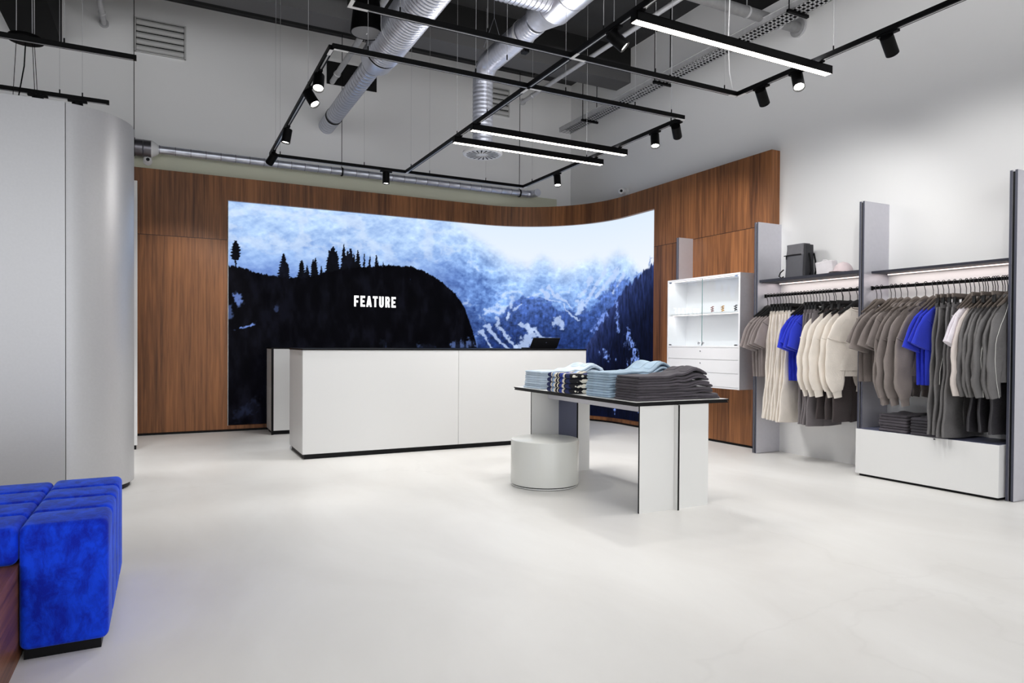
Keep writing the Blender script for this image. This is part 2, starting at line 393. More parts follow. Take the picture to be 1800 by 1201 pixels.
    def strokes(P0, P1, w, t0=.8, w1=None, soft=.45):
        p0 = np.array(P0); d = np.array(P1)-p0; L2 = (d**2).sum()
        t = np.clip(((S-p0[0])*d[0]+(Z-p0[1])*d[1])/L2, 0, 1)
        ww = w+((w if w1 is None else w1)-w)*t
        ds = np.hypot(S-(p0[0]+t*d[0])+wob*.6, Z-(p0[1]+t*d[1])+wob)+fr*ww*1.3
        return (1-sst(soft, 1, ds/ww))*t0
    # snow gullies on the centre and right
    for a, b, w, w1 in [((4.17, 1.44), (4.36, 1.33), .02, .05), ((4.4, 1.36), (4.22, 1.06), .05, .13), ((4.3, 1.38), (4.75, 1.16), .03, .012), ((4.04, 1.82), (4.0, 1.58), .045, .02), ((3.66, 1.42), (4.02, 1.05), .045, .02), ((3.8, 1.5), (4.14, 1.08), .04, .015), ((3.55, 1.3), (3.74, 1.04), .04, .02), ((4.62, 2.0), (5.0, 1.70), .03, .012), ((4.5, 1.98), (4.8, 1.76), .03, .012), ((5.3, 2.12), (5.1, 1.82), .05, .03), ((5.55, 2.22), (5.28, 1.85), .05, .03), ((5.78, 2.18), (5.42, 1.88), .06, .03), ((5.2, 1.78), (5.08, 1.6), .07, .03), ((5.95, 2.15), (5.72, 1.9), .04, .03), ((4.85, 1.72), (5.1, 1.5), .015, .02), ((4.75, 1.5), (4.85, 1.42), .05, .04), ((3.9, 1.62), (3.62, 1.66), .03, .02), ((4.0, 1.58), (4.3, 1.84), .03, .015)]:
        img = mixc(img, [196, 216, 252], strokes(a, b, w*1.25, .8, w1*1.25))
    # right hand dark slope with hanging snow patches
    dl = line(dark, S)+(N(22, 3, 3)-.5)*.12
    vd = np.clip((dl-Z)/1.1, 0, 1)
    needles = smooth_noise(rs, S+2, Z+S*.5+4, 36, 8, 4)
    dc = ramp(vd, [0, .25, .6, 1], [(46, 58, 104), (30, 40, 78), (14, 20, 44), (8, 12, 30)])*(.45+1.15*needles)[..., None]
    img = mixc(img, np.clip(dc, 0, 1), sst(0, .03, dl-Z))
    patch = sst(.42, .56, N(12, 7, 5)); pf = sst(.4, .6, N(34, 26, 3))
    for a, b, w, w1 in [((6.02, 1.38), (6.2, .75), .07, .2), ((6.2, .95), (6.38, .62), .12, .1), ((5.78, 1.72), (5.86, 1.36), .05, .05), ((5.33, 1.33), (5.56, 1.58), .05, .09), ((5.75, .34), (5.8, .14), .10, .05), ((5.98, .34), (6.0, .16), .05, .06), ((6.2, .32), (6.5, .1), .06, .1), ((6.4, .4), (6.6, .1), .12, .16), ((5.55, 1.0), (5.75, .9), .09, .04)]:
        img = mixc(img, [126, 156, 236], strokes(a, b, w, 1, w1, .55)*patch*(.35+.65*pf))
    # black forest hill with conifers on its crest
    hl = line(hill, S)+(smooth_noise(rs, S+1, S*0+.5, 34, 1, 3)-.5)*.06
    hm = sst(-.004, .008, hl-Z)
    edge = (smooth_noise(rs, S+1, Z+1, 55, 40, 3)-.5)
    trees = [(.095, 2.448, 2.1, 1), (.684, 2.318, 2.0, 1.15), (.73, 2.2, 2.0, 1), (.918, 2.25, 2.0, 1.2), (.99, 2.2, 2.01, .9), (1.07, 2.27, 2.03, .9), (1.1, 2.295, 2.03, .8), (1.18, 2.18, 2.05, 1), (1.29, 2.40, 2.06, 1), (1.333, 2.462, 2.066, 1.1), (1.38, 2.40, 2.08, .9), (1.48, 2.51, 2.105, .55), (1.535, 2.42, 2.105, 1), (1.575, 2.45, 2.109, .9), (1.62, 2.38, 2.11, .8), (1.677, 2.431, 2.139, .8), (1.765, 2.39, 2.159, .5), (1.846, 2.363, 2.18, .6), (1.935, 2.38, 2.193, .8), (1.965, 2.3, 2.19, .8), (2.034, 2.3, 2.21, .6)]
    for x, t, b_, wk in trees:
        h = t-b_; tt = np.clip((t-Z)/h, 0, 1)
        saw = .55+.45*np.abs(((Z-x)*26*(.36/h)**.5+edge*.5) % 1-.5)*2
        wdt = (.006+.085*tt**.75*saw)*(h/.36)*wk
        if x == .095: wdt = np.where(tt > .72, .01, (.012+.06*np.sin(np.clip(tt/.72, 0, 1)*PI*.8)*saw))
        inside = (Z < t) & (Z > b_-.1) & (np.abs(S-x+edge*.03) < wdt)
        hm = np.maximum(hm, inside*.95)
    hv = ramp(N(9, 4, 5), [.3, .5, .75], [(1, 1, 3), (3, 3, 7), (12, 13, 22)])
    img = mixc(img, hv, hm)
    for a, b, w, k in [((.1, 1.74), (.14, 1.64), .06, .8), ((.02, 1.56), (.05, 1.5), .05, .5), ((.1, 1.32), (.33, 1.38), .018, .9), ((.6, 1.62), (.62, 1.6), .03, .3), ((3.15, 1.1), (3.4, 1.15), .10, .6), ((2.6, 1.12), (2.8, 1.1), .07, .4), ((2.0, 1.12), (2.05, 1.1), .05, .35), ((.15, .2), (.35, .35), .10, .12), ((2.44, 2.12), (2.44, 1.98), .008, .5)]:
        img = mixc(img, [120, 150, 225], strokes(a, b, w, k)*(.25+.75*patch))
    return np.clip(img, 0, 1)
def screen():
    t = thing('video_wall', 'huge curved video wall showing a snowy mountain valley', 'screen', (2.5, 9.385, .075))
    R = 1.555; L1 = 3.56; L2 = L1+R*PI/2; L3 = L2+.67
    nu, nv = 860, 390
    s = np.linspace(0, L3, nu); z = np.linspace(.075, 2.945, nv)
    x = np.where(s < L1, .71+s, np.where(s < L2, 4.27+R*np.sin((s-L1)/R), 5.825))
    y = np.where(s < L1, 9.375, np.where(s < L2, 7.82+R*np.cos((s-L1)/R), 7.82-(s-L2)))
    Sg, Zg = np.meshgrid(s, z, indexing='ij')
    # arc length is rescaled so that the painting matches its own coordinates
    img = screen_picture(Sg, Zg)
    ln = np.where(img <= .04045, img/12.92, ((img+.055)/1.055)**2.4)
    co = np.empty((nu, nv, 3)); co[..., 0] = x[:, None]; co[..., 1] = y[:, None]; co[..., 2] = z[None]
    co -= np.array(tuple(t.location))
    idx = np.arange(nu*nv).reshape(nu, nv)
    q = np.stack([idx[:-1, :-1], idx[1:, :-1], idx[1:, 1:], idx[:-1, 1:]], -1).reshape(-1, 4)
    me = bpy.data.meshes.new('display'); me.vertices.add(nu*nv); me.vertices.foreach_set('co', co.ravel())
    me.loops.add(q.size); me.loops.foreach_set('vertex_index', q.ravel().astype(np.int32))
    me.polygons.add(len(q)); me.polygons.foreach_set('loop_start', np.arange(0, q.size, 4, dtype=np.int32))
    me.polygons.foreach_set('loop_total', np.full(len(q), 4, dtype=np.int32))
    at = me.color_attributes.new('picture', 'FLOAT_COLOR', 'POINT')
    at.data.foreach_set('color', np.concatenate([ln, np.ones((nu, nv, 1))], -1).ravel().astype(np.float32))
    me.update(); me.validate()
    M = bpy.data.materials.new('video_picture'); M.use_nodes = True; nt = M.node_tree
    b = nt.nodes['Principled BSDF']; b.inputs['Base Color'].default_value = (.002, .002, .003, 1); b.inputs['Roughness'].default_value = .6; b.inputs['Specular IOR Level'].default_value = .04
    a = nt.nodes.new('ShaderNodeAttribute'); a.attribute_name = 'picture'
    nt.links.new(a.outputs['Color'], b.inputs['Emission Color']); b.inputs['Emission Strength'].default_value = .8
    me.materials.append(M)
    o = bpy.data.objects.new('display', me); C.objects.link(o); o.parent = t
    fr = MB()
    fr.box((.705, 9.32, .075), (.715, 9.38, 2.945))
    wpart('bezel', fr, M_plast, t)
    # lettering: FEATURE, condensed bold capitals
    W, H, st = .064, .152, .029; gap = .0168
    glyph = {
        'F': [[(0,0),(0,1),(1,1),(1,.8),(.4,.8),(.4,.57),(.85,.57),(.85,.37),(.4,.37),(.4,0)]],
        'E': [[(0,0),(0,1),(1,1),(1,.8),(.4,.8),(.4,.59),(.85,.59),(.85,.4),(.4,.4),(.4,.2),(1,.2),(1,0)]],
        'T': [[(-.03,1),(1.03,1),(1.03,.8),(.7,.8),(.7,0),(.3,0),(.3,.8),(-.03,.8)]],
        'A': [[(-.1,0),(.28,1),(.5,1),(.5,.62),(.42,.36),(.5,.36),(.5,.18),(.37,.18),(.31,0)], [(1.1,0),(.69,0),(.63,.18),(.5,.18),(.5,.36),(.58,.36),(.5,.62),(.5,1),(.72,1)]],
        'U': [[(0,1),(.39,1),(.39,.24),(.43,.19),(.5,.18),(.5,-.02),(.3,0),(.13,.06),(.03,.16),(0,.28)], [(1,1),(1,.28),(.97,.16),(.87,.06),(.7,0),(.5,-.02),(.5,.18),(.57,.19),(.61,.24),(.61,1)]],
        'R': [[(0,0),(0,1),(.4,1),(.4,0)], [(.4,1),(.62,1),(.62,.8),(.4,.8)], [(.4,.58),(.62,.58),(.62,.4),(.4,.4)], [(.62,1),(.82,.96),(.95,.87),(1,.74),(1,.65),(.96,.54),(.86,.46),(.62,.4),(.62,.58),(.64,.62),(.64,.76),(.62,.8)], [(.5,.4),(.86,.46),(1.04,0),(.64,0)]],
    }
    lt = MB(); pitch = (2.222-1.625-W)/6
    for i, ch in enumerate('FEATURE'):
        x0 = .71+1.625+i*pitch
        for poly in glyph[ch]:
            n = len(poly); P = [(x0+a*W, 1.647+b*H) for a, b in poly]
            lt.add([(px, 9.368, pz) for px, pz in P]+[(px, 9.374, pz) for px, pz in P], [tuple(range(n))]+[(k, n+k, n+(k+1) % n, (k+1) % n) for k in range(n)])
    lo = wpart('lettering', lt, mat('lettering_white', (255, 255, 255), .5, emit=.8), t); lo['label'] = 'bright white capital letters FEATURE'
screen()

# ------------------------------------------------------------------ desks
def counter(name, label, x0, x1, y0, y1, h, seam, end=False):
    t = thing(name, label, 'counter', ((x0+x1)/2, (y0+y1)/2, 0))
    wpart('plinth', box((x0+.02, y0+.02, 0), (x1-.02, y1-.02, .05)), M_black, t)
    top = MB().box((x0-.006, y0-.006, h-.016), (x1+.006, y1+.006, h))
    wpart('countertop', top, M_black, t, bevel=.002)
    edges = [x0] + seam + [x1]
    for a, b in zip(edges[:-1], edges[1:]):
        wpart('front_panel', box((a+(.0015 if a != x0 else 0), y0, .05), (b-(.0015 if b != x1 else 0), y0+.019, h-.016)), M_desk, t, bevel=.0015)
    if end:
        wpart('side_panel', box((x0-.0, y0+.02, .04), (x0+.019, y1, h-.016)), M_desk, t, bevel=.0015)
        wpart('corner_strip', box((x0-.004, y0-.006, .0), (x0+.02, y0+.02, h-.016)), M_black, t)
    else:
        wpart('side_panel', box((x0-.001, y0+.0195, .05), (x0+.019, y1, h-.016)), M_desk, t, bevel=.0015)
    wpart('side_panel', box((x1-.019, y0+.0195, .05), (x1, y1, h-.016)), M_desk, t, bevel=.0015)
    wpart('carcass', box((x0+.02, y0+.0195, .05), (x1-.02, y1-.01, h-.05)), M_black, t)
    return t
counter('reception_counter', 'long pale grey cash desk with black top in front of the screen', 1.19, 4.47, 6.784, 7.545, 1.085, [2.829])
counter('back_counter', 'pale back counter with black edges standing behind the long cash desk', 1.17, 4.3, 8.765, 9.235, 1.078, [2.2, 3.25], end=True)
t = thing('laptop', 'dark till screen standing on the right end of the cash desk', 'laptop', (3.99, 7.05, 1.085))
M_ltp = mat('laptop_black', (20, 20, 24), .35)
wpart('base', box((3.82, 6.99, 1.085), (4.17, 7.21, 1.1)), M_ltp, t, bevel=.003)
b = MB(); b.add([(3.815,6.985,1.095),(4.185,6.985,1.095),(4.2,6.93,1.215),(3.835,6.93,1.215),(3.815,6.992,1.097),(4.185,6.992,1.097),(4.2,6.937,1.217),(3.835,6.937,1.217)], [(0,1,2,3),(7,6,5,4),(0,4,5,1),(1,5,6,2),(2,6,7,3),(3,7,4,0)])
wpart('screen_lid', b, M_ltp, t)
lg = MB(); lg.cyl((4.02, 6.953, 1.16), (4.02, 6.9595, 1.1615), .006, 10)
wpart('lid_emblem', lg, M_slate2, t)

# ------------------------------------------------------------------ display table with crossed legs
def edged_board(a, b, axis):
    """white board whose narrow edges are black; axis = the thin direction"""
    mb = MB().box(a, b)
    face = {0: (3, 5), 1: (2, 4), 2: (0, 1)}[axis]
    mb.mi = [0 if i in face else 1 for i in range(6)]
    return mb
t = thing('display_table', 'white display table with black edges carrying folded jeans', 'table', (3.2, 4.5, 0))
TX0, TX1, TY0, TY1, TZ = 2.80, 3.63, 3.64, 5.42, .757
wpart('table_top', edged_board((TX0, TY0, TZ-.010), (TX1, TY1, TZ), 2), [M_lam, M_black], t)
wpart('lower_board', edged_board((TX0+.004, TY0+.004, TZ-.0265), (TX1-.004, TY1-.004, TZ-.0165), 2), [M_lam, M_black], t)
wpart('spacer', box((TX0+.003, TY0+.003, TZ-.0165), (TX1-.012, TY1-.012, TZ-.010)), M_black, t)
for (xa, xb, y, fx, fa, fb, sl) in [(2.853, 3.465, 3.675, 3.158, 3.627, 4.0, M_lam), (2.836, 3.44, 5.161, 3.12, 4.86, 5.21, M_slate2)]:
    wpart('leg', edged_board((xa, y-.007, 0), (fx-.008, y+.007, TZ-.027), 1), [M_lam, M_black], t)
    wpart('leg', edged_board((fx+.008, y-.007, 0), (xb, y+.007, TZ-.027), 1), [M_lam, M_black], t)
    wpart('leg', edged_board((fx-.0075, fa, 0), (fx+.0075, fb, TZ-.027), 0), [sl, M_black], t)

wpart('apron', box((3.0, 3.69, .667), (3.018, 5.15, TZ-.027)), M_alu2, t)
# pouf
t = thing('drum_stool', 'white round drum stool tucked under the display table', 'stool', (2.762, 4.79, 0))
cx, cy, R = 2.762, 4.79, .277
wpart('base_ring', MB().lathe([(0, 0), (R-.012, 0), (R-.012, .022), (0, .022)], (cx, cy, 0), seg=64), M_black, t, smooth=.6)
wpart('trim_ring', MB().lathe([(R-.02, .004), (R-.006, .004), (R-.006, .013), (R-.02, .013)], (cx, cy, 0), seg=64), M_lam, t, smooth=.6)
wpart('body', MB().lathe([(0, .022), (R, .022), (R, .366), (R-.002, .371), (R-.008, .374), (0, .374)], (cx, cy, 0), seg=96), mat('gloss_white_laminate', (224, 225, 220), .22), t, smooth=.5)

# ------------------------------------------------------------------ wall racks
def upright(label, y0, y1, x0, x1, h, zb=.004):
    t = thing('upright_panel', label, 'panel', ((x0+x1)/2, (y0+y1)/2, zb-.004))
    w = .017
    for a in (y0, y1-w):
        mb = MB().box((x0, a, zb), (x1, a+w, h)); mb.mi = [0, 0, 0, 0, 0, 1]   # front (-x) edge is slate
        wpart('board', mb, [M_alu2, M_slate], t)
    wpart('core', box((x0+.012, y0+w, zb-.002), (x1, y1-w, h-.01)), M_black, t)
    return t
RX, WX = 5.665, 5.9
upright('silver upright panel between the white cabinet and the left clothes rail', 5.172, 5.222, 5.553, WX, 2.442)
upright('silver upright panel between the two clothes rails', 3.955, 4.005, 5.553, WX, 2.44)
upright('silver upright panel at the right edge of the right clothes rail', 2.737, 2.79, 5.555, WX, 2.448)
upright('grey upright panel rising behind the white cabinet on the walnut wall', 6.40, 6.445, 5.545, 5.768, 2.445, 1.9275)
t = upright('thin white panel edge seen between fitting room and walnut wall', 8.17, 8.21, -.268, -.262+.6, 2.84) if False else None
t = thing('partition_panel', 'thin white panel edge seen between fitting room and walnut wall', 'panel', (-.6, 8.19, 0))
wpart('board', box((-.95, 8.172, .045), (-.262, 8.208, 2.84)), M_plast, t, bevel=.002)
wpart('plinth', box((-.94, 8.175, 0), (-.272, 8.205, .045)), M_black, t)

def shelf(label, x0, y0, y1, z0, z1):
    t = thing('wall_shelf', label, 'shelf', ((x0+WX)/2, (y0+y1)/2, z0))
    wpart('board', box((x0, y0, z0), (WX-.001, y1, z1)), M_shelf, t, bevel=.0015)
    p = wpart('light_strip', box((WX-.06, y0+.03, z0-.007), (WX-.05, y1-.03, z0-.0002)), M_led, t); p['label'] = 'warm white light strip'
    a = area('shelf_strip_light', (WX-.07, (y0+y1)/2, z0-.006), .004, y1-y0-.1, .8, col=(1, .9, .88)); 
    return t
shelf('dark shelf above the left clothes rail with backpack and caps', 5.575, 4.0055, 5.1715, 1.803, 1.832)
shelf('empty dark shelf above the right clothes rail', 5.655, 2.7905, 3.9545, 1.797, 1.817)
def rail(label, y0, y1):
    t = thing('clothes_rail', label, 'clothes rail', (RX, (y0+y1)/2, 1.665))
    wpart('bar', box((RX-.006, y0, 1.652), (RX+.006, y1, 1.678)), M_track, t, bevel=.002)
    for y, s in ((y0, 1), (y1, -1)):
        wpart('end_bracket', box((RX-.012, y, 1.646), (RX+.012, y+s*.008, 1.684)), M_black, t)
rail('black clothes rail on the left under the shelf with the backpack', 4.0055, 5.1715)
rail('black clothes rail on the right above the white plinth', 2.7905, 3.9545)

t = thing('display_plinth', 'low white box plinth under the right clothes rail', 'plinth', (5.68, 3.37, 0))
P = [(5.446, 3.94), (5.495, 2.806), (5.898, 2.806), (5.898, 3.94)]
wpart('box', MB().prism(P, .022, .415), M_desk, t, bevel=.002)
wpart('base', MB().prism([(5.475, 3.92), (5.52, 2.825), (5.89, 2.825), (5.89, 3.92)], 0, .022), M_black, t)
wpart('top_sheet', MB().prism([(5.452, 3.935), (5.5, 2.812), (5.89, 2.812), (5.89, 3.935)], .415, .4165), M_slate2, t)
wpart('latch', MB().box((5.466, 3.26, .4), (5.472, 3.27, .408)), M_track, t)

# ------------------------------------------------------------------ white wall cabinet
def cabinet():
    x0, x1, y0, y1, z0, z1 = 5.47, 5.768, 5.335, 6.51, .663, 1.925
    t = thing('display_cabinet', 'white wall cabinet with two glass doors above three drawers', 'cabinet', ((x0+x1)/2, (y0+y1)/2, z0))
    M_cab = mat('white_lacquer', (232, 232, 235), .35)
    wpart('back_panel', box((x1-.015, y0+.02, z0+.02), (x1, y1-.02, z1-.02)), M_cab, t)
    wpart('side_panel', box((x0, y0, z0), (x1, y0+.02, z1)), M_alu, t, bevel=.001)
    wpart('side_panel', box((x0, y1-.02, z0), (x1, y1, z1)), M_cab, t, bevel=.001)
    f = MB(); f.box((x0-.001, y0-.001, z0), (x0+.001, y0+.02, z1))
    wpart('front_edge', f, M_cab, t)
    wpart('top_panel', box((x0, y0+.02, z1-.02), (x1, y1-.02, z1)), M_cab, t, bevel=.001)
    wpart('bottom_panel', box((x0, y0+.02, z0), (x1, y1-.02, z0+.016)), M_cab, t, bevel=.001)
    wpart('shelf', box((x0+.03, y0+.02, 1.496), (x1-.015, y1-.02, 1.514)), M_cab, t, bevel=.001)
    wpart('shelf', box((x0+.002, y0+.02, 1.116), (x1-.015, y1-.02, 1.132)), M_cab, t, bevel=.001)
    for z in (1.493, z1-.0225):
        p = wpart('light_strip', box((x0+.06, y0+.03, z), (x0+.075, y1-.03, z+.0025)), M_led, t)
        area('cabinet_strip_light', (x0+.068, (y0+y1)/2, z-.002), .006, y1-y0-.08, .8, col=(1, .96, .95))
    G = bpy.data.materials.new('door_glass'); G.use_nodes = True; nt = G.node_tree
    out = nt.nodes['Material Output']; nt.nodes.remove(nt.nodes['Principled BSDF'])
    tr = nt.nodes.new('ShaderNodeBsdfTransparent'); tr.inputs[0].default_value = (.95, .97, .97, 1)
    gl = nt.nodes.new('ShaderNodeBsdfGlossy'); gl.inputs['Roughness'].default_value = .02
    mx = nt.nodes.new('ShaderNodeMixShader'); mx.inputs[0].default_value = .05
    nt.links.new(tr.outputs[0], mx.inputs[1]); nt.links.new(gl.outputs[0], mx.inputs[2]); nt.links.new(mx.outputs[0], out.inputs[0])
    M_ge = mat('glass_edge', (120, 150, 150), .2)
    ym = 5.914
    for a, b, ky in ((y0+.022, ym-.002, ym-.03), (ym+.002, y1-.022, ym+.035)):
        d = wpart('door', box((x0+.002, a, 1.134), (x0+.007, b, z1-.022)), G, t); d['label'] = 'clear glass door'
        e = a if a > ym else b
        obj('glass_edge', box((x0+.0018, e-.0015, 1.134), (x0+.0072, e+.0015, z1-.022)), M_ge, d, off=tuple(t.location))
        rg = MB(); 
        rg.tube([(x0-.008, ky+.016*math.cos(k*PI/8), 1.165+.016*math.sin(k*PI/8)) for k in range(17)], .004, 8)
        rg.cyl((x0+.002, ky, 1.165), (x0-.012, ky, 1.165), .007, 10)
        obj('lock', rg, M_chrome, d, off=tuple(t.location))
        hy = b-.035 if a > ym else a+.035
        hg = MB(); hg.box((x0-.002, hy-.02, 1.137), (x0+.009, hy+.02, 1.15)); hg.box((x0-.002, hy-.02, z1-.04), (x0+.009, hy+.02, z1-.027))
        obj('hinge', hg, M_chrome, d, off=tuple(t.location))
    for i, (a, b) in enumerate(((.682, .83), (.834, .977), (.981, 1.113))):
        d = wpart('drawer', box((x0+.001, y0+.022, a), (x0+.02, y1-.022, b)), M_cab, t, bevel=.0015)
        if i:
            k = MB().cyl((x0+.001, 5.93, b-.04), (x0-.005, 5.93, b-.04), .008, 14)
            obj('lock', k, M_chrome, d, off=tuple(t.location))
    wpart('drawer_backing', box((x0+.021, y0+.02, z0+.016), (x1-.015, y1-.02, 1.116)), M_cab, t)
cabinet()
def charm(y, M, what, parts):
    z = 1.5142
    t = thing('bracelet_stand', what, 'jewellery', (5.62, y, z))
    st = MB(); st.lathe([(0, 0), (.018, 0), (.018, .004), (.003, .006), (.003, .075), (0, .077)], (5.62, y, z), seg=14)
    wpart('stand', st, M_chrome, t, smooth=.6)
    lp = MB(); n = 26
    lp.tube([(5.62+.012*math.sin(k*2.1), y+.017*math.cos(k*PI/5), z+.012+.062*k/n) for k in range(n+1)], .0036, 7)
    wpart('bracelet', lp, M, t, smooth=1)
charm(5.905, mat('copper_bead', (150, 96, 90), .4), 'small copper coloured bracelet by the middle of the glass doors', 1)
charm(5.74, M_gold, 'small gold bracelet on the middle cabinet shelf', 1)
charm(5.545, mat('black_bead', (24, 24, 28), .3), 'small black bracelet on the middle cabinet shelf', 1)

# ------------------------------------------------------------------ garments
FAB = {}
def vary(M, lo, hi):
    nt = M.node_tree; b = nt.nodes['Principled BSDF']; src = b.inputs['Base Color'].links[0].from_socket
    oi = nt.nodes.new('ShaderNodeObjectInfo'); mr = nt.nodes.new('ShaderNodeMapRange'); mr.inputs[3].default_value = lo; mr.inputs[4].default_value = hi
    mx = nt.nodes.new('ShaderNodeMix'); mx.data_type = 'RGBA'; mx.blend_type = 'MULTIPLY'; mx.inputs[0].default_value = 1
    nt.links.new(oi.outputs['Random'], mr.inputs[0]); nt.links.new(src, mx.inputs[6]); nt.links.new(mr.outputs[0], mx.inputs[7]); nt.links.new(mx.outputs[2], b.inputs['Base Color'])
def fabric(name, rgb, rough=.9, sheen=.15, bump=.25, bscale=90, var=.06):
    if name not in FAB: FAB[name] = mat(name, rgb, rough, bump=bump, bscale=bscale, var=var, vscale=9, sheen=sheen)
    return FAB[name]
TAUPE = fabric('taupe_jersey', (146, 136, 134)); TAUPE2 = fabric('taupe_fleece', (128, 119, 115))
CREAM = fabric('cream_fleece', (224, 216, 206)); CREAMP = fabric('cream_linen', (220, 212, 202), bscale=140)
BLUE = fabric('cobalt_jersey', (40, 58, 200)); GREY = fabric('grey_jersey', (112, 106, 108))
ESP = fabric('espresso_jersey', (62, 54, 54)); TRACK = fabric('charcoal_nylon', (100, 98, 98), .55, .05, .5, 40)
BLACKN = fabric('black_nylon', (40, 38, 42), .5, .05, .4, 40); LILAC = fabric('pale_lilac_jersey', (228, 222, 228))
PIPE = fabric('white_piping', (205, 205, 200), .7, 0, 0.01); BEIGEN = fabric('pale_beige_nylon', (206, 196, 190), .6, .05, .4, 40)
for M_ in (TAUPE, TAUPE2, CREAM, CREAMP, BLUE, GREY, TRACK): vary(M_, .9, 1.08)
M_hb = mat('black_hanger_plastic', (18, 18, 19), .5); M_hg = mat('greige_hanger_wood', (104, 95, 88), .55); M_hook = mat('hook_steel', (60, 60, 62), .35, metal=.8)

def sheetset(mb, width, ztop, zb, depth, rs, nx=22, nz=20, fold=.006, xoff=None):
    """two sheets, front and back, closed along the sides: width(t), ztop(s, side), depth(s, t)"""
    ph = [rs.uniform(0, 6.3) for _ in range(4)]; fr = [rs.uniform(3, 5), rs.uniform(6, 9)]
    for side in (1, -1):
        P = []
        for j in range(nz+1):
            t = j/nz; row = []
            for i in range(nx+1):
                s = -1+2*i/nx; zt = ztop(s, side)
                x = s*width(t)+(xoff(t) if xoff else 0); z = zt+(zb(s) if callable(zb) else zb)*t-zt*t
                fd = fold*t*(math.sin(fr[0]*s+ph[0]+1.2*t)+.6*math.sin(fr[1]*s+ph[1]-t))
                y = side*depth(s, t)+fd
                row.append((x, y, z))
            P.append(row)
        mb.grid(P, flip=(side == 1))
    return mb
def flat_tube(path, w, d, rs, seg=14, fold=.004):
    """sleeve or leg: flattened tube along an xz path, closed at both ends"""
    mb = MB(); n = len(path); R = []
    ph = rs.uniform(0, 6)
    for i in range(n):
        a, b = path[max(i-1, 0)], path[min(i+1, n-1)]
        tx, tz = b[0]-a[0], b[1]-a[1]; L = math.hypot(tx, tz) or 1; nx_, nz_ = -tz/L, tx/L
        y0 = path[i][2] if len(path[i]) > 2 else 0
        ring = []
        for k in range(seg):
            q = 2*PI*k/seg; c, s = math.cos(q), math.sin(q)
            wob = 1+.06*math.sin(3*q+ph+i*.5)
            z_ = path[i][1]+nz_*w[i]*c; x_ = path[i][0]+nx_*w[i]*c
            ring.append((x_, y0+d[i]*math.copysign(abs(s)**.5, s)*wob*.85+fold*(math.sin(22*z_+14*x_+ph)+.5*math.sin(9*z_-30*x_+2*ph)), z_))
        R.append(ring)
    mb.grid(R, closev=True, flip=True)
    for ring, rev in ((R[0], 0), (R[-1], 1)):
        o = len(mb.v); mb.v += ring; mb.f.append(tuple(range(o, o+seg)) if not rev else tuple(reversed(range(o, o+seg)))); mb.mi.append(mb.cur)
    return mb
def interp_path(pts, n):
    out = []; m_ = len(pts)-1
    for i in range(n+1):
        u = i/n*m_; k = min(int(u), m_-1); f = u-k
        out.append(tuple(pts[k][j]*(1-f)+pts[k+1][j]*f for j in range(len(pts[0]))))
    return out

